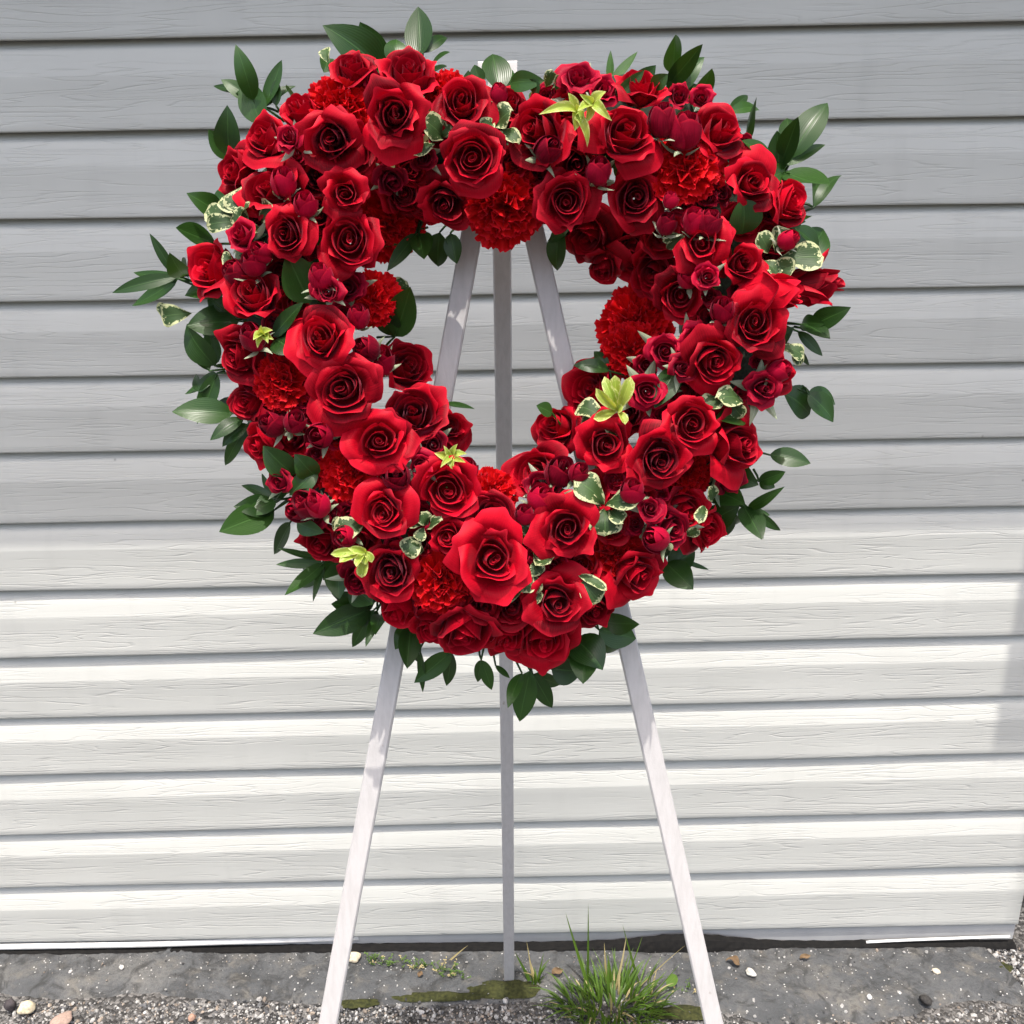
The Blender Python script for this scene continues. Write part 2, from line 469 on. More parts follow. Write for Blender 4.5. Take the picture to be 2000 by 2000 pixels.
# eave with soffit: throws the shade over the upper half of the wall; a deeper unseen slab is added at right to cast the corner shadow
tan_el = math.tan(SUN_EL) / math.cos(SUN_AZ)
z_sh = on_wall(400, 1062)[2]
OV = (Z_TOP + .0 - z_sh) / tan_el
z_sh2 = on_wall(1960, 1468)[2]
OV2 = (Z_TOP - z_sh2) / tan_el
x_shade_slab = float(on_wall(1962, 1300)[0])
child(slab('eave', X_FAR - .3, x_shade_slab, WALL_Y - OV, WALL_Y + .2, Z_TOP, Z_TOP + .16, M_EAVE))
child(slab('corner_shade_slab', x_shade_slab + .003, x_shade_slab + 2.2, WALL_Y - OV2, WALL_Y + .3, Z_TOP, Z_TOP + .16, M_EAVE))

# ------------------------------------------------------------------ ground
GZ = -0.010
def ground_sheet():
    gx = np.concatenate([np.linspace(-30, -2, 8), np.linspace(-1.6, 1.6, 110), np.linspace(2, 30, 8)])
    gy = np.concatenate([np.linspace(-30, -1, 8), np.linspace(-.5, 1.2, 10), np.linspace(1.25, 1.66, 36), [1.8, 2.4, 8, 30]])
    v = []
    for y in gy:
        for x in gx:
            near = abs(x) < 1.7 and 1.2 < y < 1.7
            z = GZ + (noise.noise((x * 9, y * 9, 0)) * .004 + noise.noise((x * 40, y * 40, 3)) * .0025 if near else 0)
            v.append((x, y, z + gslope(x)))
    nx = len(gx)
    f = [(j * nx + i, j * nx + i + 1, (j + 1) * nx + i + 1, (j + 1) * nx + i) for j in range(len(gy) - 1) for i in range(nx - 1)]
    return np.array(v), f, None
tag(build('ground', [ground_sheet()], M_GROUND), 'rough dark asphalt and gravel ground in front of the wall', None, None, 'structure')
# worn kerb strip along the foot of the wall, front edge crumbled
_kf = [on_ground(-300, 1925), on_ground(0, 1938), on_ground(300, 1948), on_ground(700, 1962), on_ground(1000, 1960), on_ground(1300, 1975), on_ground(1500, 2000), on_ground(1750, 1998), on_ground(1900, 1965)]
_kx, _ky = [p[0] for p in _kf], [p[1] for p in _kf]
def kerb_front(x):
    return float(np.interp(x, _kx, _ky)) + noise.noise((x * 5, 1, 4)) * .012 + noise.noise((x * 22, 2, 1)) * .006 + noise.noise((x * 70, 2, 9)) * .003
X_K1 = float(on_ground(1945, 1900)[0])
def kerb_end(y): return X_K1 + (WALL_Y - y) * .35
def kerb_mesh():
    v = []; n = 900; m = 22
    for i in range(n + 1):
        for j in range(m + 1):
            t = j / m
            x = X_FAR + (kerb_end(WALL_Y - .14 * (1 - t)) - X_FAR) * i / n
            yf = kerb_front(x)
            y = yf + (WALL_Y + .03 - yf) * t
            edge = min(1, t / .30)
            z = (GZ - .006) * (1 - edge ** .6) + edge ** .6 * (.000 + noise.noise((x * 8, y * 14, 6)) * .0022 + noise.noise((x * 45, y * 45, 2)) * .0022 + noise.noise((x * 120, y * 120, 8)) * .0013)
            v.append((x, y, z + gslope(x)))
    f = [(i * (m + 1) + j, (i + 1) * (m + 1) + j, (i + 1) * (m + 1) + j + 1, i * (m + 1) + j + 1) for i in range(n) for j in range(m)]
    return np.array(v), f, None
tag(build('kerb', [kerb_mesh()], M_KERB), 'worn blue grey concrete strip along the foot of the siding', None, None, 'structure')

ICO_V = None
def ico():
    p = (1 + 5 ** .5) / 2
    v = np.array([(-1, p, 0), (1, p, 0), (-1, -p, 0), (1, -p, 0), (0, -1, p), (0, 1, p), (0, -1, -p), (0, 1, -p), (p, 0, -1), (p, 0, 1), (-p, 0, -1), (-p, 0, 1)], float)
    v /= np.linalg.norm(v[0])
    f = [(0, 11, 5), (0, 5, 1), (0, 1, 7), (0, 7, 10), (0, 10, 11), (1, 5, 9), (5, 11, 4), (11, 10, 2), (10, 7, 6), (7, 1, 8),
         (3, 9, 4), (3, 4, 2), (3, 2, 6), (3, 6, 8), (3, 8, 9), (4, 9, 5), (2, 4, 11), (6, 2, 10), (8, 6, 7), (9, 8, 1)]
    return v, f
ICO = ico()
rng = np.random.default_rng(5)
def rand_rot():
    q = rng.normal(size=4); q /= np.linalg.norm(q)
    w, x, y, z = q
    return np.array([[1 - 2 * (y * y + z * z), 2 * (x * y - z * w), 2 * (x * z + y * w)], [2 * (x * y + z * w), 1 - 2 * (x * x + z * z), 2 * (y * z - x * w)], [2 * (x * z - y * w), 2 * (y * z + x * w), 1 - 2 * (x * x + y * y)]])
def scatter_stones(pts, rads, tones):
    P, C = [], []
    for p, r, c in zip(pts, rads, tones):
        v = ICO[0] * (1 + rng.normal(size=(12, 1)) * .14) * np.array([1, rng.uniform(.6, .95), rng.uniform(.45, .8)]) * r
        v = v @ rand_rot().T
        P.append((v + p, ICO[1], None)); C.append(np.tile(c, (12, 1)))
    return P, np.concatenate(C)
def stone_tone(white=.3):
    g = rng.random()
    if g < white: b = rng.uniform(.24, .50); return np.array([b, b * .97, b * .92])
    if g < white + .12: b = rng.uniform(.2, .36); return np.array([b, b * .82, b * .66])
    b = rng.uniform(.02, .14); return np.array([b, b, b * 1.02])
pts, rad, ton = [], [], []
while len(pts) < 7000:
    x, y = rng.uniform(-.95, 1.0), 1.545 - abs(rng.normal()) * .09
    if y < 1.2: continue
    kf = kerb_front(x)
    over = x < kerb_end(y) and y > kf + .004
    if over and rng.random() > .12: continue
    r = float(np.clip(rng.lognormal(math.log(.0024), .42), .001, .0065))
    pts.append((x, y, GZ + r * .3 + (.004 if over else 0) + gslope(x))); rad.append(r); ton.append(stone_tone(.42))
for i in range(900):                          # beyond the end of the kerb
    y = rng.uniform(1.45, 1.665); x = kerb_end(y) + abs(rng.normal()) * .07 - .015
    r = float(np.clip(rng.lognormal(math.log(.0034), .4), .0015, .008))
    pts.append((x, y, GZ + .003 + gslope(x))); rad.append(r); ton.append(stone_tone(.45))
P, C = scatter_stones(pts, rad, ton)
tag(build('gravel', P, M_STONE, cols=C, smooth=False), 'loose grey and white gravel along the front of the kerb strip', None, None, 'stuff')
pts, rad, ton = [], [], []
for i in range(520):
    x = rng.uniform(-.95, .86); y = WALL_Y - .012 - abs(rng.normal()) * .055
    if y < kerb_front(x): continue
    r = float(np.clip(rng.lognormal(math.log(.0014), .45), .0007, .005))
    pts.append((x, y, .0012 + gslope(x))); rad.append(r); ton.append(stone_tone(.65))
P, C = scatter_stones(pts, rad, ton)
tag(build('grit', P, M_STONE, cols=C, smooth=False), 'white and grey grit lying on the kerb strip', None, None, 'stuff')
# black soil between kerb and wall, the shade of the gap put into its colour
v, f = [], []
n = 220
for i in range(n + 1):
    x = X_FAR + (X_END - X_FAR) * i / n
    b = math.exp(-((x - .36) / .13) ** 2) * .026 + math.exp(-((x + .0) / .35) ** 2) * .004
    hgt = .003 + b + abs(noise.noise((x * 30, 1, 1))) * .004
    for j, (dy, hz) in enumerate(((-.009, -.004), (-.006, .35), (.000, .8), (.011, 1.0))):
        v.append((x, WALL_Y + dy + noise.noise((x * 60, j, 5)) * .003 - b * .3, (hz * hgt if hz > 0 else hz) + gslope(x)))
f = [(i * 4 + j, (i + 1) * 4 + j, (i + 1) * 4 + j + 1, i * 4 + j + 1) for i in range(n) for j in range(3)]
tag(build('soil', [(np.array(v), f, None)], M_DARK, smooth=False), 'black soil strip with the dark gap under the siding painted in', None, None, 'stuff')

def pebble(px, py, r, col, label, sq=(1, .8, .6)):
    p = on_ground(px, py, .002)
    v0, f0 = ICO
    me = bpy.data.meshes.new('pebble')
    import bmesh
    bm = bmesh.new(); bmesh.ops.create_icosphere(bm, subdivisions=3, radius=1)
    for q in bm.verts:
        k = 1 + noise.noise(q.co * 1.3 + Vector((px, py, 0))) * .3
        q.co = Vector((q.co.x * sq[0], q.co.y * sq[1], q.co.z * sq[2])) * k * r
    bm.to_mesh(me); bm.free()
    me.polygons.foreach_set('use_smooth', [True] * len(me.polygons))
    a = me.color_attributes.new('tone', 'FLOAT_COLOR', 'POINT')
    a.data.foreach_set('color', np.tile(np.array([*col, 1], np.float32), len(me.vertices)))
    o = link_mesh('pebble', me, M_STONE)
    o.location = p + np.array([0, 0, r * sq[2] * .55]); o.rotation_euler = (0, .2, px * .01)
    return tag(o, label, 'pebble', 'pebbles on the ground')
pebble(53, 1972, .016, (.60, .52, .36), 'cream pebble beside a dark stone near the lower left corner', (1, .75, .65))
pebble(21, 1968, .012, (.05, .042, .045), 'dark brown stone in the lower left corner', (.9, .8, 1))
pebble(120, 1996, .020, (.38, .27, .22), 'flat pinkish stone at the bottom edge, right of the cream pebble', (1.2, .8, .4))
pebble(693, 1874, .0125, (.66, .56, .40), 'round cream pebble behind the left easel leg', (1, .8, .85))
pebble(375, 1990, .009, (.40, .24, .17), 'small reddish stone in the gravel between left corner and easel', (.8, .7, .7))
pebble(1466, 1902, .011, (.62, .59, .52), 'white chip of stone on the kerb right of the easel', (1.1, .7, .6))
pebble(1807, 1957, .011, (.03, .028, .026), 'black stone in a hollow of the kerb near right end', (1.1, .8, .8))
pebble(1698, 1949, .005, (.72, .71, .69), 'tiny round white pebble on the kerb left of the black stone', (1, .9, .8))
pebble(1828, 1899, .008, (.60, .52, .40), 'small tan pebble on kerb below the white drip flange', (1, .8, .6))
pebble(238, 1891, .0055, (.60, .57, .52), 'small pale pebble on the left part of the kerb strip', (1, .8, .7))

# ------------------------------------------------------------------ leaf builder
def leaf_patch(base, tip, nrm, W, kind='ruscus', curl=.10, fold=.12, twist=0.0, nu=6, nv=11, wave=0.0, ph=0.0):
    base, tip, nrm = np.asarray(base, float), np.asarray(tip, float), np.asarray(nrm, float)
    a = tip - base; L = np.linalg.norm(a); a = a / L
    b = np.cross(nrm, a); b /= np.linalg.norm(b); nn = np.cross(a, b)
    u, v = uvgrid(nu, nv)
    if kind == 'ruscus': w = v ** .72 * (1 - v) ** .95 / .319
    elif kind == 'round': w = v ** .62 * (1 - v) ** .6 / .4285
    elif kind == 'pitto': w = v ** 1.05 * (1 - v) ** .45 / .353
    elif kind == 'blade': w = np.minimum(1, (1 - v) * 1.6) ** .8 * (.55 + .45 * np.minimum(1, v * 4))
    elif kind == 'sepal': w = (1 - v) ** .8 * (.6 + .6 * np.minimum(1, v * 3))
    else: w = v ** .6 * (1 - v) ** .7 / .4
    w = np.clip(np.nan_to_num(w), 0, 1.15) * W
    tw = twist * (v - .3)
    off = u * w
    hgt = -curl * L * 4 * ((v - .45) ** 2 - .2025) + fold * np.abs(off) * 2 + wave * W * np.sin(v * 9 + ph + u * 1.5) * np.abs(u)
    side = np.cos(tw)[:, None] * b + np.sin(tw)[:, None] * nn
    up = -np.sin(tw)[:, None] * b + np.cos(tw)[:, None] * nn
    P = base + v[:, None] * L * a + off[:, None] * side + hgt[:, None] * up
    return P, grid_faces(nu, nv), np.stack([u, v], 1)

# ------------------------------------------------------------------ easel and wreath frame
T3 = at_depth(975, 118, .955)
BL = at_depth(640, 2000, 1.117); BR = at_depth(1395, 2000, 1.117)
def unit(a): a = np.asarray(a, float); return a / np.linalg.norm(a)
WN = unit(np.cross(BR - BL, T3 - (BL + BR) / 2))      # from the easel face towards the camera
if WN[1] > 0: WN = -WN
WX = unit(BR - BL); WV = unit(np.cross(WN, WX))
if WV[2] < 0: WV = -WV
def at(px, py, h):
    d = ray(px, py)
    o = T3 + WN * h
    return CAM + d * (np.dot(o - CAM, WN) / np.dot(d, WN))
def mpp(p): return float(np.dot(p - CAM, CF)) / F      # metres per photo pixel at p
LEG = .0200
easel = tag(empty('easel', (float(T3[0]), 1.0, 0)), 'white painted wooden three legged easel holding the red heart wreath', 'easel')
def add_leg(a, b, side):
    d = unit(b - a)
    front = unit(WN - d * np.dot(WN, d)) if side is None else side
    sd = unit(np.cross(d, front))
    org = (a + b) / 2
    o = build('leg', [box_between(a, b, LEG, LEG * .9, sd, front)], M_WOOD, None, smooth=False, origin=org)
    o.parent = easel; o.matrix_parent_inverse = Matrix.Translation(-Vector(easel.location))
    return o
def extend_to_ground(a, b, z=GZ):
    t = (z - a[2]) / (b[2] - a[2]); return a + (b - a) * t
off = WN * (-LEG * .5)
Ltop = at(978, 140, 0); Rtop = at(972, 140, 0)
add_leg(Ltop + off, extend_to_ground(Ltop, BL) + off, None)
add_leg(Rtop + off - WN * .0005, extend_to_ground(Rtop, BR) + off - WN * .0005, None)
Bfoot = on_ground(994.5, 1908, 0.0)
mid = ray(976, 518)
Btop = T3 - WN * .045 - WV * .012 + WX * .0005
# keep the rear leg through its pixel at (976,518)
add_leg(Btop, Bfoot, unit(np.array([0, -1, -.3])))
ctop = [at(972 + dx, 137 - dx * .02, -.012) for dx in (-38, 38)]
o = build('top_block', [box_between(ctop[0], ctop[1], .013, .016, WV, WN)], M_WOOD, None, smooth=False)
o.parent = easel; o.matrix_parent_inverse = Matrix.Translation(-Vector(easel.location))

S = 2000.0 / 1932.0                           # lists below are in a 1932 px grid over the photograph
wreath = tag(empty('wreath', tuple(at(975, 700, .03))), 'open heart wreath of red roses and carnations with green leaves on the easel', 'wreath')
WI = Matrix.Translation(-Vector(wreath.location))
def wpart(o, parent=None):
    o.parent = wreath if parent is None else parent
    if parent is None: o.matrix_parent_inverse = WI
    return o
CL = np.array([(960, 1110), (780, 1010), (650, 900), (570, 760), (535, 600), (545, 430), (610, 290), (720, 225), (840, 245), (950, 315),
               (1060, 255), (1180, 225), (1310, 275), (1395, 380), (1415, 520), (1385, 660), (1335, 800), (1230, 930), (1110, 1030), (960, 1110)], float)
def ring_info(x, y):
    p = np.array([x, y]); best = None
    for a, b in zip(CL[:-1], CL[1:]):
        t = np.clip(np.dot(p - a, b - a) / np.dot(b - a, b - a), 0, 1)
        q = a + (b - a) * t
        d = np.linalg.norm(p - q)
        if best is None or d < best[0]: best = (d, q)
    d, q = best
    o = (p - q) / d if d > 1e-6 else np.zeros(2)
    return d, o
def height(x, y, lo=.045, hi=.125):
    d, _ = ring_info(x, y)
    return lo + (hi - lo) * math.sqrt(max(0, 1 - (d / 190) ** 2))
# foam ring
pts = []
for a, b in zip(CL[:-1], CL[1:]):
    for i in range(6): pts.append(a + (b - a) * i / 6)
c3 = [at(x * S, y * S, .030) for x, y in pts]
NR, NS = len(c3), 14
v = []
for i in range(NR):
    d = unit(c3[(i + 1) % NR] - c3[i - 1]); s = unit(np.cross(d, WN))
    for j in range(NS):
        a = 2 * math.pi * j / NS
        rr = 1 + noise.noise((i * .7, j * 1.3, 0)) * .25
        v.append(c3[i] + s * math.cos(a) * .038 * rr + WN * math.sin(a) * .024 * rr)
f = [(i * NS + j, i * NS + (j + 1) % NS, ((i + 1) % NR) * NS + (j + 1) % NS, ((i + 1) % NR) * NS + j) for i in range(NR) for j in range(NS)]
wpart(build('foam_ring', [(np.array(v), f, None)], M_FOAM))

# ------------------------------------------------------------------ flowers
def bez(P, t):
    t = t[:, None]
    return (1 - t) ** 3 * P[0] + 3 * (1 - t) ** 2 * t * P[1] + 3 * (1 - t) * t * t * P[2] + t ** 3 * P[3]
def petal_patch(P, A, ang, drop=.06, pw=2.0, flat=.0, roll=.0, lip=.03, spiral=.03, nu=12, nv=9, rnd=None, wav=.012, curl=0.0, rnd_c=.35, tip=0.0, off=0.0):
    u, v = uvgrid(nu, nv)
    v = v ** .8
    vv = v * (1 - drop * np.abs(u) ** pw)
    q = bez(np.array(P, float), vv)
    r, z = q[:, 0].copy(), q[:, 1].copy()
    a = u * A * (1 - rnd_c * np.clip((v - .45) / .55, 0, 1) ** 2.6)
    r *= 1 + flat * (1 / np.cos(np.minimum(np.abs(a), 1.05)) - 1)
    e = np.clip((np.abs(u) - .25) / .75, 0, 1) ** 2.2 * vv ** 1.6
    r += roll * e; z -= roll * .9 * e
    k = np.clip((v - .78) / .22, 0, 1) ** 2
    r += lip * k; z -= lip * .45 * k
    kk = np.clip((v - .55) / .45, 0, 1) ** 2.2
    r += curl * kk * .45; z -= curl * kk
    pt = np.exp(-(u / .22) ** 2) * np.clip((v - .7) / .3, 0, 1) ** 2 * tip
    r += pt * .8; z += pt * .3
    r += spiral * u * vv
    p1, p2 = rnd.uniform(0, 6), rnd.uniform(0, 6)
    r += wav * np.sin(u * 3.4 + p1) * vv ** 2; z += wav * .9 * np.sin(u * 4.1 + p2) * vv ** 3
    th = ang + a
    return np.stack([r * np.cos(th) + off * vv * math.cos(ang), r * np.sin(th) + off * vv * math.sin(ang), z], 1), grid_faces(nu, nv), np.stack([u, v], 1)
def rose_shape(seed, opened=1.0, n_in=10, n_out=6):
    """unit rose: +Z faces outwards, heart of the flower near z=0, calyx at z=-1.15.  Returns (inner patches, outer patches), scaled to radius 1"""
    rnd = random.Random(seed)
    inner, outer = [], []
    style = rnd.choice('AABBC')
    spread = {'A': .40 + .08 * opened, 'B': .27 + .05 * opened, 'C': .36}[style]
    lift = {'A': .0, 'B': .14, 'C': .06}[style]
    if style == 'B': n_in = max(6, n_in - 3)
    # tight spiral at the heart
    nu, nv = 44, 5
    u, v = uvgrid(nu, nv)
    tt = (u + 1) / 2
    th = tt * 2 * math.pi * rnd.uniform(1.6, 2.4) + rnd.uniform(0, 6)
    r = (.018 + (.085 + .03 * rnd.random()) * tt + .016 * np.clip((v - .75) / .25, 0, 1) ** 2) * (.1 + .9 * v ** .4)
    z = -.60 + v * (.55 + lift + .05 * tt) - .02 * (1 - tt) + .03 * np.sin(th * 1.3)
    e1 = rnd.uniform(0, 3); ex = 1 + rnd.uniform(.1, .35) * np.cos(2 * (th - e1))
    hx, hy = rnd.uniform(-.13, .13), rnd.uniform(-.13, .13)
    inner.append((np.stack([r * np.cos(th) * ex + hx, r * np.sin(th) * ex + hy, z], 1), grid_faces(nu, nv), np.stack([u, .5 + v * .5], 1)))
    a0 = rnd.uniform(0, 6.28)
    step = 2.3999 + rnd.uniform(-.35, .35)
    for k in range(n_in):
        t = (k + .5) / n_in
        Rr = .115 + spread * t ** 1.1 + rnd.uniform(-.025, .025)
        Zr = lift + .02 + .06 * math.sin(math.pi * min(1, t * 1.05) * .80) - lift * t * .6 + rnd.uniform(-.06, .05)
        A = R(118 - 38 * t + rnd.uniform(-18, 14))
        P = [(.03, -1.12), (.26 + .62 * Rr, -1.02), (Rr * 1.14 + .06, Zr - .45), (Rr, Zr)]
        inner.append(petal_patch(P, A, a0 + k * step + rnd.uniform(-.5, .5), drop=.10 + .12 * rnd.random(), pw=1.8, flat=.03 + .08 * t, roll=.04 + .08 * t,
                                 lip=.035 + .06 * t, spiral=.045 + .04 * t, nu=16, nv=8, rnd=rnd, wav=.014 + .022 * t, rnd_c=.12 + .2 * t, off=rnd.uniform(.0, .09) * (.3 + t), tip=rnd.choice((0, 0, .04, .08)) * t))
        q = inner[-1][0]; fz = np.clip((q[:, 2] + 1.1) / 1.1, 0, 1.1) * (1 - .55 * t)
        q[:, 0] += hx * fz; q[:, 1] += hy * fz
    if style == 'B': n_out = max(5, n_out)
    if style == 'C': n_out = max(4, n_out - 1)
    for k in range(n_out):
        s = (k + .5) / n_out
        fall = rnd.random() < (.30 if style != 'C' else .5) * opened
        r0 = .62 if style == 'A' else .50
        Rr = r0 + (.14 + .36 * opened + (.62 - r0)) * s + rnd.uniform(-.10, .09) + (.12 if fall else 0)
        Zr = .03 + lift * .5 * (1 - s) - (.06 + .36 * opened) * s + rnd.uniform(-.09, .07)
        A = R((72 if style != 'C' else 84) - 6 * s + rnd.uniform(-10, 10))
        P = [(.05, -1.15), (.42 + .24 * s, -1.08), (.98 * r0 + .04 + .14 * s * opened, Zr - .22 + .12 * s * opened), (Rr, Zr)]
        outer.append(petal_patch(P, A, a0 + (n_in + k) * step + rnd.uniform(-.4, .4), drop=.10 + .12 * rnd.random(), pw=2.2, flat=.08 + .16 * rnd.random(),
                                 roll=(.08 + .2 * rnd.random()) * (.4 + .6 * opened), lip=.07 + .06 * rnd.random(), spiral=.05, nu=18, nv=12, rnd=rnd, wav=.04,
                                 curl=((.05 + .14 * s) * rnd.uniform(.4, 1.3) + (.30 if fall else 0)) * opened, rnd_c=rnd.uniform(.35, .6), tip=rnd.choice((.02, .07, .13, .2)), off=rnd.uniform(0, .05)))
    m = max(np.percentile(np.hypot(p[0][:, 0], p[0][:, 1]), 96) for p in outer)
    k = 1.0 / m
    sq = np.array([rnd.uniform(.86, 1.0), rnd.uniform(.94, 1.06), 1.0])
    return [(p[0] * k * sq, p[1], p[2]) for p in inner], [(p[0] * k * sq, p[1], p[2]) for p in outer]
def bud_shape(seed, opened=.3):
    rnd = random.Random(seed)
    out = []
    a0 = rnd.uniform(0, 6)
    nu, nv = 26, 5
    u, v = uvgrid(nu, nv); tt = (u + 1) / 2
    th = tt * 2 * math.pi * 1.5 + a0
    r = .05 + .16 * tt; z = -.5 + v * (.52 - .05 * tt)
    out.append((np.stack([r * np.cos(th), r * np.sin(th), z], 1), grid_faces(nu, nv), np.stack([u, .5 + v * .5], 1)))
    n = 7
    for k in range(n):
        t = (k + .5) / n
        Rr = .22 + (.30 + .35 * opened) * t; Zr = .06 - .14 * t - .15 * opened * t + rnd.uniform(-.04, .04)
        P = [(.08, -1.3), (.55 + .45 * t, -1.2), (Rr + .50 - .12 * opened, Zr - .50), (Rr, Zr)]
        out.append(petal_patch(P, R(105 - 30 * t), a0 + k * 2.3999, drop=.12, pw=1.8, flat=.03, roll=.06 * opened, lip=.03 + .05 * opened, spiral=.06, nu=12, nv=8, rnd=rnd, wav=.015))
    m = max(np.percentile(np.hypot(p[0][:, 0], p[0][:, 1]), 97) for p in out)
    return [(p[0] / m, p[1], p[2]) for p in out]
def carnation_shape(seed, n=42):
    rnd = random.Random(seed)
    out = []
    nu, nv = 18, 6
    u, v = uvgrid(nu, nv)
    for k in range(n):
        t = (k + .5) / n
        inc = R(8 + 92 * t ** .75 + rnd.uniform(-12, 12))       # angle from the axis
        L = .62 + .38 * t + rnd.uniform(-.06, .06)
        ang = k * 2.3999 + rnd.uniform(-.3, .3)
        hw = rnd.uniform(.36, .54) * (.75 + .4 * t)
        zig = (np.abs(((u * 5.5 + rnd.random()) % 1) - .5) * 2) * .09 * v ** 3
        l = L * (v ** .9) * (1 - .12 * u ** 2) - zig * L
        w = hw * (.10 + .9 * v ** 1.3)
        fr = rnd.uniform(4.5, 7.5); ph = rnd.uniform(0, 6)
        ruf = (np.sin(u * fr + ph) * .13 + np.sin(u * fr * 2.1 + ph * 2) * .04) * v ** 2
        # local petal frame: along, side, normal
        x = l - .10 * v ** 2 * rnd.uniform(-.3, 1)
        y = u * w * (1 - .15 * np.abs(ruf))
        nrm = ruf + rnd.uniform(-.05, .16) * v ** 2
        ca, sa = math.cos(inc), math.sin(inc)
        rr = x * sa - nrm * ca; zz = x * ca + nrm * sa
        px = rr * math.cos(ang) - y * math.sin(ang); py = rr * math.sin(ang) + y * math.cos(ang)
        out.append((np.stack([px, py, zz * .82 - .72], 1), grid_faces(nu, nv), np.stack([u, .2 + v * .8], 1)))
    m = max(np.percentile(np.hypot(p[0][:, 0], p[0][:, 1]), 90) for p in out)
    return [(p[0] / m, p[1], p[2]) for p in out]

def frame_at(x, y, dirx, diry, h, spin):
    p = at(x * S, y * S, h)
    view = unit(CAM - p)
    ax = unit(.55 * WN + .45 * view + WX * dirx * 1.3 + WV * diry * 1.3)
    t = unit(np.cross(WV if abs(np.dot(ax, WV)) < .9 else WN, ax)); b = np.cross(ax, t)
    c, s = math.cos(spin), math.sin(spin)
    e1 = t * c + b * s; e2 = -t * s + b * c
    return p, np.stack([e1, e2, ax], 1)
def place(patches, p, M, r, zs=1.0):
    return [((q[0] * np.array([1, 1, zs])) @ M.T * r + p, q[1], q[2]) for q in patches]
frnd = random.Random(11)
def auto_dir(x, y, d):
    if d is not None: return d
    dist, o = ring_info(x, y)
    k = .42 * min(1, dist / 150)
    return (o[0] * k + frnd.uniform(-.1, .1), -o[1] * k + frnd.uniform(-.1, .1))
seed = [100]
def sepals(p, M, r, mat, parent, n=5, ln=1.2, base=-1.2, out=.55):
    ps = []
    for i in range(n):
        a = 2 * math.pi * i / n + frnd.uniform(-.3, .3)
        e = np.array([math.cos(a), math.sin(a), 0])
        b0 = e * .22 + np.array([0, 0, base]); t0 = e * (out + frnd.uniform(-.1, .7)) + np.array([0, 0, base + ln * frnd.uniform(.25, .75)])
        nr = np.cross(np.cross(e, t0 - b0), t0 - b0); nr = nr / (np.linalg.norm(nr) + 1e-9)
        if np.dot(nr, e) < 0: nr = -nr
        ps.append(leaf_patch(b0, t0, nr, .27, 'sepal', curl=frnd.uniform(-.25, .1), fold=.3, nu=3, nv=7))
    o = build('sepals', place(ps, p, M, r), mat, None, origin=p)
    o.parent = parent; o.location = (0, 0, 0)
    return o
FLOWERS = []
def add_rose(x, y, r, d=None, op=1.0, dh=0.0, mat=None, name='rose', zs=1.0, split=True, n_in=10, n_out=6, spin=None):
    seed[0] += 1
    FLOWERS.append((x, y, r)); r = r * (1.22 if name == 'rose' else 1.12)
    d = auto_dir(x, y, d)
    h = height(x, y) + dh
    p, M = frame_at(x, y, d[0], d[1], h, frnd.uniform(0, 6.28) if spin is None else spin)
    rr = r * S * mpp(p)
    inn, out = rose_shape(seed[0], op, n_in, n_out)
    mat = mat or M_ROSE
    keep = out if not split else []
    o = wpart(build(name, place(inn + keep, p, M, rr, zs), mat, None, origin=p))
    if split:
        for q in out:
            c = build('petal', place([q], p, M, rr, zs), mat, None, origin=p)
            c.parent = o; c.location = (0, 0, 0)
    return o, p, M, rr
def add_bud(x, y, r, d=None, op=.3, dh=0.0, zs=1.45, mat=None, sep=True):
    seed[0] += 1
    FLOWERS.append((x, y, r)); r = r * 1.08
    d = auto_dir(x, y, d) if d is None else d
    h = height(x, y) + dh
    p, M = frame_at(x, y, d[0], d[1], h, frnd.uniform(0, 6.28))
    rr = r * S * mpp(p)
    o = wpart(build('rosebud', place(bud_shape(seed[0], op), p, M, rr, zs), mat or M_WINE, None, origin=p))
    if sep: sepals(p, M, rr * 1.05, M_SEPAL, o, ln=1.3, base=-1.45 * zs, out=1.0)
    return o
def add_carnation(x, y, r, d=None, dh=0.0):
    seed[0] += 1
    FLOWERS.append((x, y, r)); r = r * 1.14
    d = auto_dir(x, y, d)
    p, M = frame_at(x, y, d[0], d[1], height(x, y) + dh - .006, frnd.uniform(0, 6.28))
    rr = r * S * mpp(p)
    return wpart(build('carnation', place(carnation_shape(seed[0]), p, M, rr), M_CARN, None, origin=p))

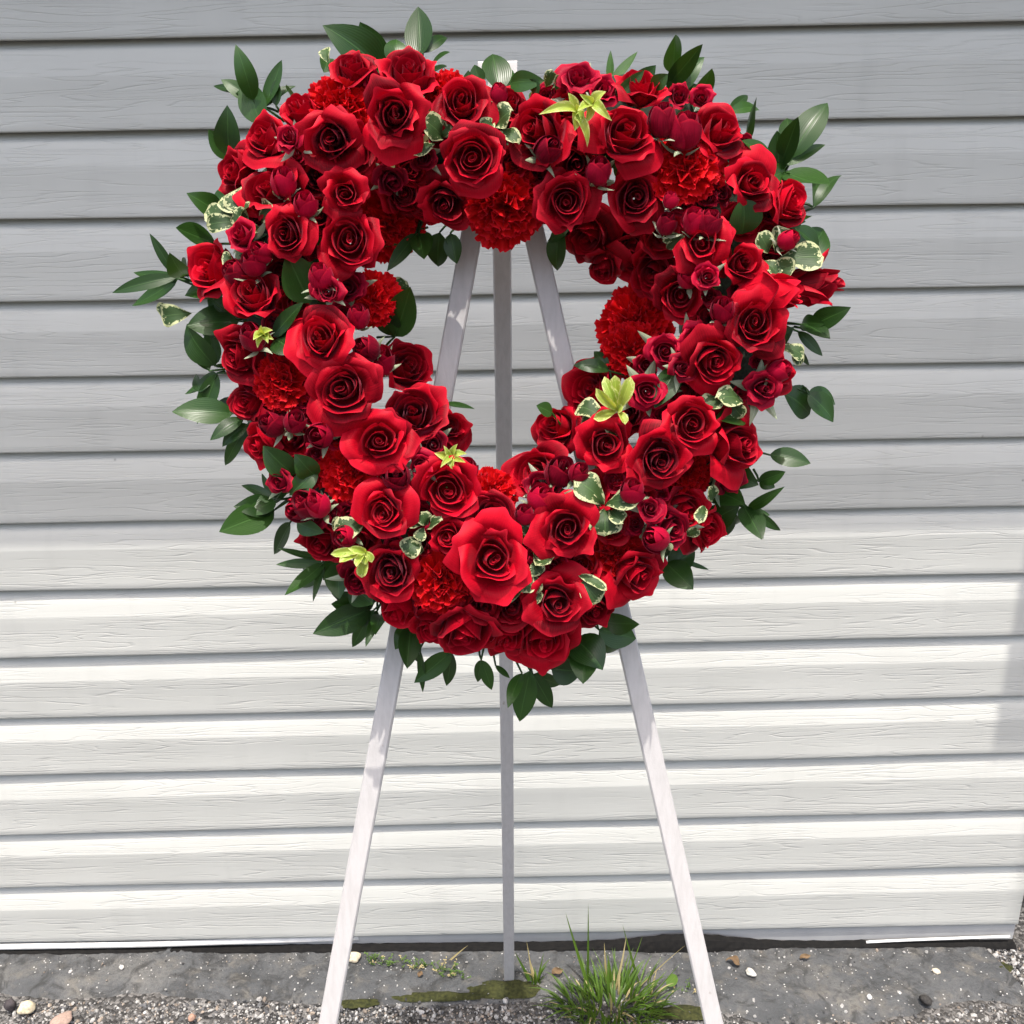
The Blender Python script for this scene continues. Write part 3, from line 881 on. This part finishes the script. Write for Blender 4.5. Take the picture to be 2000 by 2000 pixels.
# roses: x, y, radius (1932 grid), facing (right, up) or None, openness, extra height
ROSES = [
    (662, 116, 46, (-.1, .75), .35, -.01), (770, 122, 50, (.05, .7), .35, -.01), (742, 212, 72, (0, .02), .75, .02), (872, 190, 62, (.02, .12), .6, .005),
    (962, 190, 40, (.1, .45), .5, -.015), (1008, 242, 60, (-.35, .1), .6, .0), (1183, 243, 74, (.12, .22), .85, .015), (1215, 150, 44, (.2, .7), .5, -.01),
    (1366, 236, 54, (.25, .32), .7, 0), (1425, 340, 64, (.12, .08), .8, .005), (1505, 378, 46, (.75, .12), .35, .0), (622, 265, 62, (-.05, -.12), .7, .01),
    (668, 285, 52, (.35, -.35), .8, -.008), (890, 298, 68, (0, -.05), .75, .025), (650, 360, 54, (0, .0), .7, .012), (742, 340, 50, (.2, -.1), .6, -.03),
    (655, 455, 62, (0, 0), .75, .015), (538, 440, 52, (-.08, 0), .7, .01), (842, 392, 62, (.0, -.35), .6, -.012), (798, 388, 40, (-.1, -.3), .5, -.03), (776, 318, 36, (.1, -.1), .5, -.03), (765, 372, 46, (.15, -.2), .5, -.02), (1172, 432, 36, (-.05, -.1), .5, -.02), (1130, 330, 34, (0, 0), .5, -.02), (1180, 778, 40, (-.1, .1), .5, -.03), (1248, 448, 44, (-.05, -.15), .5, -.022), (1232, 515, 52, (-.2, -.2), .6, -.02), (1070, 380, 56, (0, -.08), .75, .01),
    (1200, 374, 64, (0, -.05), .75, .012), (1105, 455, 58, (-.35, -.45), .8, -.012), (1190, 488, 54, (-.2, -.4), .6, -.018), (1135, 512, 48, (-.3, -.7), .7, -.02),
    (1326, 455, 52, (-.02, 0), .75, .012), (1402, 495, 46, (.1, .05), .6, .0), (1572, 532, 42, (2.2, .25), .3, .01, 2.3), (1500, 548, 44, (1.9, .15), .35, .015, 2.0),
    (1285, 562, 50, (-.05, -.15), .6, -.01), (1430, 610, 62, (.02, .05), .75, .015), (1352, 690, 60, (.12, -.22), .7, .005), (1105, 728, 54, (-.45, .3), .5, -.01),
    (1040, 802, 54, (-.45, .15), .75, -.008), (1478, 702, 44, (.6, .1), .6, -.02), (1310, 800, 54, (.05, .03), .6, .01), (1405, 838, 78, (.6, -.02), .6, .0),
    (1140, 838, 60, (0, 0), .85, .01), (1246, 866, 60, (0, -.02), .75, .012), (1000, 885, 58, (-.4, .2), .5, -.01), (1066, 1000, 62, (-.05, 0), .7, .01),
    (1345, 1010, 52, (.6, -.4), .7, -.02), (1212, 1092, 62, (.45, -.25), .7, 0), (925, 1057, 76, (0, .02), 1.0, .02), (1050, 1135, 66, (.02, 0), .8, .005),
    (1020, 1218, 68, (0, -.42), .6, -.015), (880, 1212, 64, (-.05, -.8), .4, -.01), (735, 1080, 54, (-.05, 0), .7, .008), (847, 1015, 40, (0, 0), .6, -.002),
    (722, 965, 60, (-.05, .02), .7, .01), (845, 925, 64, (.05, .0), .65, .012), (715, 828, 62, (.05, .1), .75, .015), (786, 772, 60, (.15, .35), .35, 0),
    (856, 806, 46, (.3, .1), .7, -.008), (650, 735, 78, (0, .02), .9, .018), (605, 628, 62, (0, .25), .55, .012), (778, 690, 52, (.45, .25), .6, -.012),
    (472, 545, 54, (-.15, .35), .5, .005), (380, 500, 54, (-.7, .25), .45, -.002), (492, 248, 58, (-.4, .45), .5, 0), (430, 318, 50, (-.65, .25), .5, -.005),
    (502, 348, 58, (-.3, .3), .45, 0), (562, 195, 46, (-.25, .6), .5, -.01), (440, 672, 54, (-.6, -.15), .5, -.01), (482, 838, 50, (-.55, -.2), .5, -.01),
    (545, 830, 42, (-.2, -.2), .5, -.03), (600, 1030, 46, (-.4, -.4), .5, -.01), (752, 1162, 58, (-.25, -.65), .6, -.015), (930, 965, 44, (.1, .3), .4, .0),
    (1125, 1160, 52, (.3, -.6), .6, -.02), (962, 1212, 50, (0, -.55), .5, -.025), (815, 1195, 46, (-.2, -.6), .5, -.02), (455, 760, 44, (-.6, -.1), .5, -.025),
    (1300, 965, 46, (.3, -.2), .6, -.02),
]
for (x, y, r, d, op, dh, *zs) in ROSES:
    add_rose(x, y, r, d, op, dh, zs=zs[0] if zs else 1.0, n_out=5 if r < 56 else 6)
# small wine red spray roses, open
SPRAY = [
    (1092, 138, 48, (0, .45), .7, .0), (1130, 335, 30, (.1, 0), .5, -.005), (740, 345, 34, None, .5, -.01), (1255, 660, 36, (0, .05), .6, 0), (1310, 640, 32, (.1, 0), .5, -.01),
    (1290, 692, 30, (.1, .1), .5, 0), (1222, 738, 42, (.02, .02), .6, .01), (1442, 730, 42, (.05, .05), .6, .005), (615, 547, 32, (-.05, .05), .6, .012), (795, 878, 30, (.05, .05), .5, .005),
    (540, 255, 30, (-.2, .2), .6, .012), (450, 440, 32, (-.3, .2), .5, .01), (1335, 520, 26, (0, .1), .4, .015), (1270, 1000, 44, (.2, -.1), .6, -.005), (1228, 960, 28, (.05, .1), .5, .005),
    (520, 908, 28, (-.4, .1), .5, 0), (668, 1098, 38, (-.2, -.2), .5, -.015), (1385, 905, 38, (.4, -.2), .5, -.03), (800, 300, 28, None, .5, -.012), (1140, 165, 32, (.2, .3), .5, -.008),
    (1020, 920, 34, (-.2, .1), .5, -.004), (585, 972, 32, (-.3, -.2), .5, -.012), (655, 540, 36, (.1, .1), .5, -.012), (648, 600, 30, (.1, 0), .5, -.015), (1218, 688, 30, (-.1, 0), .5, -.014), (818, 836, 34, (.1, .1), .5, -.016),
]
for (x, y, r, d, op, dh) in SPRAY:
    o, p, M, rr = add_rose(x, y, r, d, op, dh, M_WINE, 'spray_rose', 1.0, False, 7, 5)
    sepals(p, M, rr, M_SEPAL, o, ln=1.0, base=-1.15, out=.9)
BUDS = [  # x, y, radius, facing
    (1253, 196, 28, (.05, .8)), (1300, 212, 32, (.1, .75)), (535, 318, 25, (.05, .6)), (573, 366, 23, (0, .35)), (1262, 404, 20, (.1, .5)), (1312, 394, 24, (0, .6)), (1346, 398, 24, (.2, .6)),
    (1266, 362, 15, (0, .7)), (1503, 442, 19, (.4, .2)), (1295, 513, 20, (-.1, .2)), (1367, 565, 24, (0, .45)), (467, 616, 25, (-.15, .4)), (675, 578, 22, (.05, .5)), (676, 650, 25, (-.25, .1)),
    (724, 660, 28, (.15, .4)), (560, 782, 22, (.2, .35)), (497, 790, 24, (-.3, .2)), (595, 820, 26, (-.1, .0)), (562, 938, 30, (-.3, .2)), (545, 962, 26, (-.4, -.1)), (745, 892, 28, (0, .1)),
    (884, 870, 24, (.15, .5)), (1064, 870, 30, (.15, .5)), (1032, 924, 26, (.3, .4)), (990, 956, 20, (0, .5)), (1195, 908, 24, (0, .45)), (1224, 1012, 26, (-.35, .1)), (428, 500, 26, (-.4, .3)),
    (470, 478, 24, (-.1, .4)), (1048, 268, 26, (.25, .15)), (945, 158, 18, (.2, .6)), (1135, 300, 24, (.1, .5)), (640, 1012, 22, (-.2, .0)), (588, 940, 24, (-.2, .3)), (1490, 690, 22, (.5, .2)), (480, 465, 20, (-.3, .2)),
    (600, 500, 24, (-.05, .5)), (700, 650, 22, (.25, .2)), (1100, 880, 20, (.2, .3)),
]
for (x, y, r, d) in BUDS: add_bud(x, y, r, (d[0] * 1.5, d[1] * 1.5 + .1), frnd.uniform(.05, .4), .01)
CARN = [(635, 182, 64, (-.05, .2), .0), (842, 150, 42, (0, .4), -.015), (1300, 300, 72, (.05, .1), .01), (738, 428, 64, (.15, -.1), -.008), (955, 410, 74, (.05, -.35), .0),
        (1195, 612, 70, (-.12, -.02), .006), (1185, 668, 54, (-.15, -.1), -.004), (520, 722, 58, (-.15, .0), .0), (655, 895, 66, (-.12, -.02), .002), (925, 915, 48, (.05, .4), -.01),
        (828, 1112, 62, (-.05, -.15), .004), (1165, 1058, 58, (.1, -.1), -.01), (1300, 905, 54, (.15, -.15), -.022), (706, 560, 52, (.15, .05), .004)]
for (x, y, r, d, dh) in CARN: add_carnation(x, y, r, d, dh)

# small dark spray roses deep in the gaps
def fill(limit, clear, r0, r1, dh, mat, name, rad):
    n_fill = 0
    for _ in range(5000):
        if n_fill >= limit: break
        k = frnd.randrange(len(CL) - 1); q = CL[k] + (CL[k + 1] - CL[k]) * frnd.random()
        a = frnd.uniform(0, 6.28); rr = frnd.uniform(0, rad)
        x, y = q[0] + math.cos(a) * rr, q[1] + math.sin(a) * rr
        if min(math.hypot(x - fx, y - fy) - fr_ for fx, fy, fr_ in FLOWERS) < clear: continue
        add_rose(x, y, frnd.uniform(r0, r1), None, frnd.uniform(.3, .7), dh, mat, name, 1.0, False, 7, 5); n_fill += 1
fill(32, 9, 33, 42, -.022, M_ROSE, 'rose', 92)
fill(60, 5, 22, 29, -.020, M_WINE, 'spray_rose', 98)
fill(40, 2, 17, 22, -.022, M_WINE, 'spray_rose', 90)

# ------------------------------------------------------------------ leaves of the wreath: base x,y  tip x,y  half width, shape, height at base/tip, curl
lrnd = random.Random(23)
def tube(c, rad, ns=5):
    v = []
    for i, (p, r) in enumerate(zip(c, rad)):
        d = unit(c[min(i + 1, len(c) - 1)] - c[max(i - 1, 0)]); s_ = unit(np.cross(d, WN)); t_ = np.cross(d, s_)
        v += [p + (s_ * math.cos(2 * math.pi * j / ns) + t_ * math.sin(2 * math.pi * j / ns)) * r for j in range(ns)]
    f = [(i * ns + j, i * ns + (j + 1) % ns, (i + 1) * ns + (j + 1) % ns, (i + 1) * ns + j) for i in range(len(c) - 1) for j in range(ns)]
    return np.array(v), f, np.tile([.5, .5], (len(v), 1))
def add_leaf(bx, by, tx, ty, w, kind='ruscus', hb=.05, ht=.05, curl=.08, mat=None, tilt=None, name='ruscus_leaf', fold=.12, twist=None, wave=0.0, stem=0):
    b, t = at(bx * S, by * S, hb), at(tx * S, ty * S, ht)
    tl = tilt if tilt is not None else (lrnd.uniform(-.4, .4), lrnd.uniform(-.2, .85))
    nr = unit(WN + WX * tl[0] + WV * tl[1])
    W = w * S * mpp(b) * 1.08
    P = leaf_patch(b, t, nr, W, kind, curl, fold, twist if twist is not None else lrnd.uniform(-.5, .5), wave=wave, ph=lrnd.uniform(0, 6))
    ps = [P]
    if stem:
        d, o_ = ring_info(bx, by)
        jx, jy = lrnd.uniform(-16, 16), lrnd.uniform(-16, 16)
        e = at((bx - o_[0] * stem + jx) * S, (by - o_[1] * stem + jy) * S, max(.03, hb - .015))
        m = (b + e) / 2 + WN * .004
        ps.append(tube([e, m, b, b + (t - b) * .12], [.0013, .0012, .0010, .0007]))
    return wpart(build(name, ps, mat or M_RUSCUS, None, origin=b))
RUSCUS = [
    (722, 142, 612, 47, 36), (792, 108, 789, 13, 26), (745, 130, 748, 72, 22), (798, 100, 845, 68, 11), (812, 132, 848, 97, 13), (735, 120, 762, 78, 14), (942, 172, 929, 100, 26), (905, 160, 895, 122, 14),
    (962, 158, 1026, 152, 18), (1008, 180, 1014, 150, 18), (1272, 138, 1274, 65, 20), (1258, 165, 1326, 83, 17), (1252, 182, 1330, 106, 19), (1318, 190, 1343, 128, 17), (1150, 160, 1203, 97, 9), (1160, 188, 1216, 132, 12),
    (1375, 212, 1436, 206, 12), (1408, 262, 1427, 182, 17), (1470, 325, 1466, 246, 19), (1472, 315, 1506, 220, 19), (1492, 300, 1562, 191, 27), (1482, 312, 1558, 271, 11), (1455, 300, 1400, 265, 16), (1480, 325, 1566, 350, 30),
    (1535, 392, 1588, 326, 12), (1450, 432, 1532, 408, 12), (1400, 442, 1402, 376, 32), (1512, 492, 1556, 430, 28), (1545, 470, 1500, 430, 22), (1528, 622, 1604, 580, 20), (1512, 612, 1566, 638, 19), (1505, 625, 1552, 672, 11),
    (1505, 660, 1528, 690, 6), (1478, 742, 1530, 782, 30), (1524, 742, 1574, 796, 22), (1452, 858, 1530, 874, 18), (1432, 908, 1482, 890, 13), (1412, 958, 1478, 920, 10), (1412, 962, 1474, 1002, 9), (1402, 955, 1438, 1018, 22),
    (1405, 960, 1442, 1016, 10), (1340, 925, 1405, 950, 26), (1360, 880, 1430, 915, 26), (1330, 985, 1395, 955, 24), (1380, 960, 1372, 1010, 12), (1255, 1062, 1308, 1112, 25), (1262, 1068, 1312, 1040, 22), (1290, 1060, 1338, 1075, 5),
    (1130, 1188, 1200, 1205, 26), (1140, 1172, 1205, 1178, 20), (1085, 1205, 1138, 1262, 32), (1105, 1215, 1100, 1290, 26), (1040, 1262, 1098, 1268, 26), (1000, 1265, 980, 1362, 22), (1005, 1272, 1042, 1336, 16), (985, 1270, 958, 1335, 13),
    (908, 1245, 928, 1302, 12), (935, 1255, 962, 1280, 6), (852, 1230, 782, 1288, 18), (792, 1225, 798, 1306, 8), (775, 1180, 768, 1262, 20), (770, 1185, 790, 1250, 14), (700, 1148, 590, 1196, 25), (706, 1150, 664, 1222, 14), (712, 1152, 690, 1220, 9),
    (720, 1160, 708, 1195, 14), (690, 1150, 625, 1118, 14), (612, 1062, 537, 1124, 14), (610, 1066, 570, 1108, 16), (614, 1068, 590, 1134, 7), (608, 1062, 520, 1065, 9), (600, 1055, 524, 1034, 6), (640, 1060, 640, 1130, 24), (660, 1100, 705, 1140, 26),
    (518, 962, 413, 1004, 28), (520, 945, 470, 970, 20), (520, 942, 454, 914, 9), (548, 985, 517, 1046, 15), (560, 985, 610, 1005, 16), (556, 896, 496, 842, 25), (598, 898, 556, 858, 22), (575, 880, 512, 955, 10), (600, 890, 545, 935, 18),
    (460, 790, 396, 830, 14), (468, 800, 418, 842, 13), (470, 800, 423, 880, 13), (462, 765, 400, 770, 14), (440, 780, 324, 776, 24), (410, 704, 372, 800, 18), (380, 740, 368, 705, 10), (405, 690, 350, 612, 24), (395, 700, 355, 640, 16),
    (452, 606, 352, 614, 30), (430, 545, 348, 556, 24), (445, 600, 382, 632, 24), (335, 522, 210, 552, 13), (336, 526, 250, 578, 15), (330, 518, 282, 440, 9), (352, 520, 320, 480, 20), (408, 460, 331, 430, 25), (418, 420, 355, 364, 25),
    (400, 380, 440, 365, 16), (440, 300, 428, 200, 24), (492, 235, 462, 148, 25), (478, 190, 445, 84, 18), (472, 175, 402, 162, 9), (498, 202, 532, 113, 15), (521, 200, 521, 148, 10), (558, 195, 540, 160, 10), (585, 572, 540, 476, 34),
    (515, 636, 572, 570, 16), (520, 640, 555, 665, 24), (785, 440, 730, 512, 13), (830, 438, 826, 504, 22), (790, 440, 800, 490, 18), (850, 440, 862, 498, 16), (745, 635, 775, 540, 28), (1058, 432, 1050, 512, 19), (1075, 430, 1035, 458, 12),
    (842, 760, 896, 772, 8), (1150, 700, 1082, 688, 14), (1042, 780, 1012, 765, 14), (1280, 690, 1235, 770, 22), (1405, 790, 1350, 790, 20), (620, 110, 612, 135, 14), (1230, 165, 1260, 140, 14),
]
for i, (bx, by, tx, ty, w) in enumerate(RUSCUS):
    d, _ = ring_info(tx, ty)
    inside = d < 120
    hb = .04 if not inside else height(bx, by) - .02
    ht = (lrnd.uniform(.01, .085)) if not inside else height(tx, ty) - .004
    L = math.hypot(tx - bx, ty - by)
    kind = 'round' if w / L > .48 else 'ruscus'
    add_leaf(bx, by, tx, ty, w, kind, hb, ht, lrnd.uniform(-.04, .15), stem=0 if inside else lrnd.uniform(25, 45))
    if not inside and i % 2 == 0 and L > 45:   # a shorter neighbour on the same twig, further back
        an = lrnd.choice((-1, 1)) * lrnd.uniform(.45, .8); k = lrnd.uniform(.6, .85)
        ex, ey = (tx - bx) * k, (ty - by) * k
        add_leaf(bx, by, bx + ex * math.cos(an) - ey * math.sin(an), by + ex * math.sin(an) + ey * math.cos(an), w * .78, kind, hb - .008, ht - lrnd.uniform(.01, .03), lrnd.uniform(-.04, .2), stem=30)
PITTO = [  # base, tip, half width
    (470, 402, 436, 362, 22), (460, 408, 418, 372, 18), (452, 412, 385, 402, 17), (455, 418, 388, 425, 15), (455, 414, 470, 388, 14), (495, 420, 512, 386, 18), (490, 430, 452, 442, 16), (470, 420, 440, 400, 16), (440, 492, 418, 488, 12),
    (835, 262, 800, 226, 22), (828, 262, 838, 228, 18), (822, 270, 780, 292, 10), (935, 240, 965, 208, 22), (930, 232, 912, 255, 12), (945, 245, 978, 268, 12), (940, 238, 905, 240, 14), (1030, 165, 1042, 132, 10), (1040, 170, 1050, 142, 8),
    (330, 578, 304, 597, 18), (362, 590, 302, 598, 18), (745, 560, 768, 532, 18), (1450, 478, 1432, 440, 16), (1462, 478, 1490, 432, 22), (1465, 492, 1555, 484, 24), (1452, 498, 1500, 508, 16), (1440, 490, 1470, 520, 14), (1258, 470, 1290, 445, 10), (1282, 440, 1250, 455, 8),
    (1470, 655, 1518, 672, 14), (1480, 655, 1450, 668, 12), (1490, 652, 1510, 690, 10), (1140, 790, 1090, 765, 20), (1128, 795, 1095, 800, 14), (1160, 790, 1150, 820, 14), (1400, 762, 1355, 748, 18), (1375, 755, 1402, 788, 14), (1365, 752, 1330, 770, 18),
    (1138, 952, 1085, 905, 24), (1135, 955, 1065, 930, 9), (1132, 958, 1058, 948, 9), (1142, 955, 1208, 942, 18), (1140, 960, 1142, 1010, 26), (1136, 948, 1110, 915, 11), (1150, 962, 1175, 985, 14),
    (800, 990, 752, 970, 14), (805, 990, 795, 968, 12), (800, 995, 788, 1020, 10), (795, 1015, 762, 1045, 18), (808, 1000, 832, 980, 12), (800, 1040, 770, 1030, 14), (1000, 1015, 985, 978, 14), (1004, 1015, 1012, 985, 9), (996, 1025, 978, 1005, 8),
    (1008, 1050, 1038, 1062, 17), (1004, 1042, 1036, 1045, 13), (1005, 1062, 1018, 1085, 14), (1000, 1075, 985, 1118, 16), (1005, 1080, 1012, 1120, 12), (985, 1115, 945, 1135, 9), (1000, 1118, 1020, 1135, 12), (1090, 1090, 1132, 1135, 20), (1085, 1082, 1145, 1112, 9),
    (660, 985, 628, 1000, 16), (690, 985, 632, 1008, 20), (640, 975, 662, 1000, 12), (1345, 945, 1338, 920, 12), (1330, 955, 1318, 985, 10), (1290, 1010, 1320, 1000, 8), (620, 120, 612, 90, 10), (985, 610, 985, 610.5, .1),
]
for (bx, by, tx, ty, w) in PITTO[:-1]:
    h0 = height(bx, by)
    L = math.hypot(tx - bx, ty - by); w = min(w, .62 * L)
    add_leaf(bx, by, tx, ty, w, 'pitto', h0 - .018, .4 * h0 + .6 * height(tx, ty) + lrnd.uniform(-.012, .004), lrnd.uniform(.02, .2), M_PITTO, name='variegated_leaf', wave=.18, fold=.08, twist=lrnd.uniform(-.25, .25))
TIPS = [  # yellow green new growth
    (1088, 212, [(1020, 212, 11), (1072, 175, 10), (1085, 245, 13), (1100, 235, 12), (1110, 275, 9), (1098, 205, 11)]),
    (1118, 198, [(1142, 172, 12), (1095, 178, 8), (1152, 225, 11), (1105, 232, 9), (1090, 208, 10)]),
    (1165, 775, [(1140, 712, 9), (1160, 708, 10), (1190, 712, 12), (1125, 735, 9), (1175, 765, 9), (1120, 790, 9), (1180, 800, 8), (1150, 730, 9)]),
    (850, 862, [(820, 855, 9), (838, 842, 6), (862, 838, 7), (880, 855, 8), (878, 872, 6), (855, 888, 7), (832, 880, 7), (868, 848, 6), (845, 876, 7)]),
    (690, 1040, [(625, 1045, 8), (640, 1060, 8), (672, 1068, 7), (682, 1090, 10), (690, 1065, 7), (660, 1035, 7), (702, 1060, 7)]),
    (500, 632, [(478, 640, 10), (492, 615, 9), (512, 622, 9), (485, 655, 8), (505, 645, 9), (488, 628, 8), (515, 640, 7)]),
]
for (cx, cy, lv) in TIPS:
    h0 = height(cx, cy) + .012
    for (tx, ty, w) in lv:
        add_leaf(cx, cy, tx, ty, w * .88, 'pitto' if cx in (1165, 690) else 'ruscus', h0, h0 + lrnd.uniform(.004, .02), lrnd.uniform(.0, .3), M_TIP, name='young_leaf', fold=.3, tilt=(lrnd.uniform(-.3, .3), lrnd.uniform(0, .6)))
# dark foliage tucked between the flowers
for i in range(230):
    k = lrnd.randrange(len(CL) - 1); t = lrnd.random()
    q = CL[k] + (CL[k + 1] - CL[k]) * t
    a = lrnd.uniform(0, 6.28); rr = 118 * math.sqrt(lrnd.random())
    bx, by = q[0] + math.cos(a) * rr * .5, q[1] + math.sin(a) * rr * .5
    a2 = a + lrnd.uniform(-.8, .8)
    add_leaf(bx, by, q[0] + math.cos(a2) * (rr + 8), q[1] + math.sin(a2) * (rr + 8), lrnd.uniform(16, 26), 'ruscus', .035, .030 + lrnd.uniform(0, .03), .1)

for i in range(90):
    k = lrnd.randrange(len(CL) - 1); t = lrnd.random()
    q = CL[k] + (CL[k + 1] - CL[k]) * t
    a = lrnd.uniform(0, 6.28)
    add_leaf(q[0] + math.cos(a) * 60, q[1] + math.sin(a) * 60, q[0] + math.cos(a) * 116, q[1] + math.sin(a) * 116, lrnd.uniform(17, 25), 'ruscus', .055, lrnd.uniform(.015, .04), .12, tilt=(math.cos(a) * .8, -math.sin(a) * .8))

# ------------------------------------------------------------------ weeds at the foot of the wall
grnd = random.Random(3)
def blade(p, hgt, lean, az, w, curl):
    d = np.array([math.cos(az) * lean, math.sin(az) * lean, 1.0]); d /= np.linalg.norm(d)
    t = np.asarray(p) + d * hgt
    side = np.array([-math.sin(az), math.cos(az), 0])
    nr = np.cross(d, side)
    return leaf_patch(p, t, nr if nr[2] > 0 else -nr, w, 'blade', curl, .3, grnd.uniform(-.5, .5), nu=2, nv=9)
def tuft(name, px, py, n, h0, h1, spread, label, cat='grass tuft', dry=.08, leanmax=1.5, w=.0028, group='grass and weeds by the kerb'):
    c = on_ground(px, py, GZ + .004)
    root = tag(empty(name, tuple(c)), label, cat, group)
    inv = Matrix.Translation(-Vector(c))
    for i in range(n):
        a = grnd.uniform(0, 6.28); rr = spread * math.sqrt(grnd.random())
        p = c + np.array([math.cos(a) * rr, math.sin(a) * rr * .55, 0])
        ln = grnd.uniform(.05, leanmax) ** 1.0
        P = blade(p, grnd.uniform(h0, h1) * (1 if ln < .9 else .85), ln, a + grnd.uniform(-.6, .6), grnd.uniform(.6, 1.1) * w, grnd.uniform(.02, .22))
        o = build('blade', [P], M_STRAW if grnd.random() < dry else M_GRASS, None, origin=p)
        o.parent = root; o.matrix_parent_inverse = inv
    return root
big = tuft('grass_tuft', 1195, 1970, 250, .03, .095, .10, 'thick green grass tuft growing between the rear and right easel legs', leanmax=2.4, dry=.12)
def long_blades(root, items):
    inv = Matrix.Translation(-Vector(root.location))
    for (bx, by, tx, ty, w, m) in items:
        b = on_ground(bx, by, GZ); dd = ray(tx, ty); t = CAM + dd * ((b[1] + .012) / dd[1])
        P = leaf_patch(b, t, np.array([0, -1, .35]), w, 'blade', grnd.uniform(-.06, .06), .3, .2, nu=2, nv=12)
        o = build('blade', [P], m, None, origin=b); o.parent = root; o.matrix_parent_inverse = inv
long_blades(big, [(1150, 1935, 1103, 1778, .0028, M_GRASS), (1148, 1930, 1149, 1762, .0022, M_GRASS), (1250, 1930, 1215, 1803, .0022, M_GRASS), (1215, 1935, 1256, 1826, .0018, M_GRASS),
                  (1200, 1940, 1224, 1828, .0024, M_STRAW), (1185, 1930, 1180, 1840, .0024, M_STRAW), (1230, 1945, 1342, 1842, .0012, M_STRAW), (1300, 1950, 1378, 1985, .0026, M_STRAW), (1262, 1955, 1330, 1880, .0014, M_GRASS)])
t2 = tuft('grass_tuft', 1045, 1925, 9, .03, .075, .012, 'small sparse grass clump just right of the rear easel foot', leanmax=.9, w=.004, dry=.3)
long_blades(t2, [(1042, 1925, 1005, 1858, .002, M_GRASS), (1043, 1925, 1028, 1835, .0016, M_STRAW), (1048, 1925, 1062, 1860, .0018, M_GRASS)])
def weed(px, py, n, hgt, label, name='weed'):
    c = on_ground(px, py, .002)
    root = tag(empty(name, tuple(c)), label, 'weed', 'grass and weeds by the kerb')
    inv = Matrix.Translation(-Vector(c))
    for i in range(n * 2):
        b = c + np.array([grnd.uniform(-.020, .020), grnd.uniform(-.008, .006), 0])
        st = b + np.array([grnd.uniform(-.022, .022), grnd.uniform(-.014, .004), grnd.uniform(.15, 1) * hgt])
        ps = [leaf_patch(b, st, np.array([0, -1, .2]), .0006, 'blade', .12, .3, 0, nu=2, nv=6)]
        for q in range(5):
            f_ = grnd.uniform(.3, 1); m = b + (st - b) * f_; aa = grnd.uniform(0, 6.28)
            ps.append(leaf_patch(m, m + np.array([math.cos(aa), math.sin(aa), grnd.uniform(-.2, .7)]) * grnd.uniform(.003, .006), np.array([0, -.6, 1]), .0011, 'ruscus', .1, .1, 0, nu=2, nv=4))
        o = build('stem', ps, M_GRASS if grnd.random() < .82 else M_STRAW, None, origin=b); o.parent = root; o.matrix_parent_inverse = inv
    return root
weed(735, 1878, 6, .02, 'low pale weed right of the cream pebble by the left leg')
weed(770, 1882, 7, .024, 'thin weed between the cream pebble and a dry stalk')
weed(818, 1888, 8, .026, 'sprawling yellowish weed in the kerb crack under the siding')
w4 = weed(868, 1893, 8, .03, 'weed with a long dry stalk leaning right near rear leg')
long_blades(w4, [(868, 1885, 915, 1845, .002, M_STRAW)])
weed(890, 1905, 6, .02, 'green weed seedlings left of the rear easel foot')
wr = weed(1330, 1935, 3, .03, 'single weed with a round leaf left of the right leg')
P = leaf_patch(on_ground(1302, 1925, .02), on_ground(1322, 1905, .024), np.array([0, -.7, .7]), .010, 'round', .05, .05, 0)
o = build('leaf', [P], M_GRASS, None, origin=wr.location); o.parent = wr; o.location = (0, 0, 0)
# dry leaf scraps on the kerb
M_DRY = mat_plain('dry_leaf', (.10, .062, .034), .85, (.21, .14, .075), 60)
for px, py, a, ln, w, lab in ((1445, 1884, 2.6, .030, .008, 'brown dry leaf scrap on the kerb right of the easel leg'), (1078, 1902, .3, .024, .007, 'tan dry leaf scrap between rear leg and grass tuft'),
                              (818, 1908, 1.2, .016, .005, 'small ochre leaf scrap below the sprawling weed'), (1562, 1872, .1, .022, .005, 'orange brown leaf scrap against the wall at right')):
    b = on_ground(px, py, .004)
    P = leaf_patch(b, b + np.array([math.cos(a) * ln, math.sin(a) * ln * .6, .006]), np.array([0, -.4, 1]), w, 'ruscus', .25, .35, .8, wave=.3)
    tag(build('dry_leaf', [P], M_DRY, None, origin=b), lab, 'leaf', 'dry leaves on the kerb')
# moss
def moss_patch(cx, cy, rx, ry, hgt, seed_):
    v = []; n, m = 40, 12
    c = on_ground(cx, cy, GZ + .007)
    for j in range(m + 1):
        for i in range(n):
            a = 2 * math.pi * i / n; t = j / m
            k = 1 + noise.noise((math.cos(a) * 1.6, math.sin(a) * 1.6, seed_)) * .45
            x, y = c[0] + math.cos(a) * rx * k * t, c[1] + math.sin(a) * ry * k * t
            z = c[2] - .002 + hgt * (1 - t ** 2) * (.75 + .8 * abs(noise.noise((x * 70, y * 70, seed_)))) + noise.noise((x * 160, y * 160, 1)) * .002
            v.append((x, y, z))
    f = [(j * n + i, j * n + (i + 1) % n, (j + 1) * n + (i + 1) % n, (j + 1) * n + i) for j in range(m) for i in range(n)]
    return np.array(v), f, None
mp_ = [moss_patch(985, 1930, .085, .026, .009, 1.0), moss_patch(860, 1945, .10, .012, .006, 2.0), moss_patch(1330, 1975, .07, .016, .006, 3.0), moss_patch(700, 1958, .05, .010, .006, 6.0), moss_patch(1956, 1888, .020, .014, .008, 4.0), moss_patch(1922, 1885, .012, .008, .005, 5.0)]
tag(build('moss', mp_, M_MOSS), 'dark olive moss along the front of the kerb strip', None, None, 'stuff')
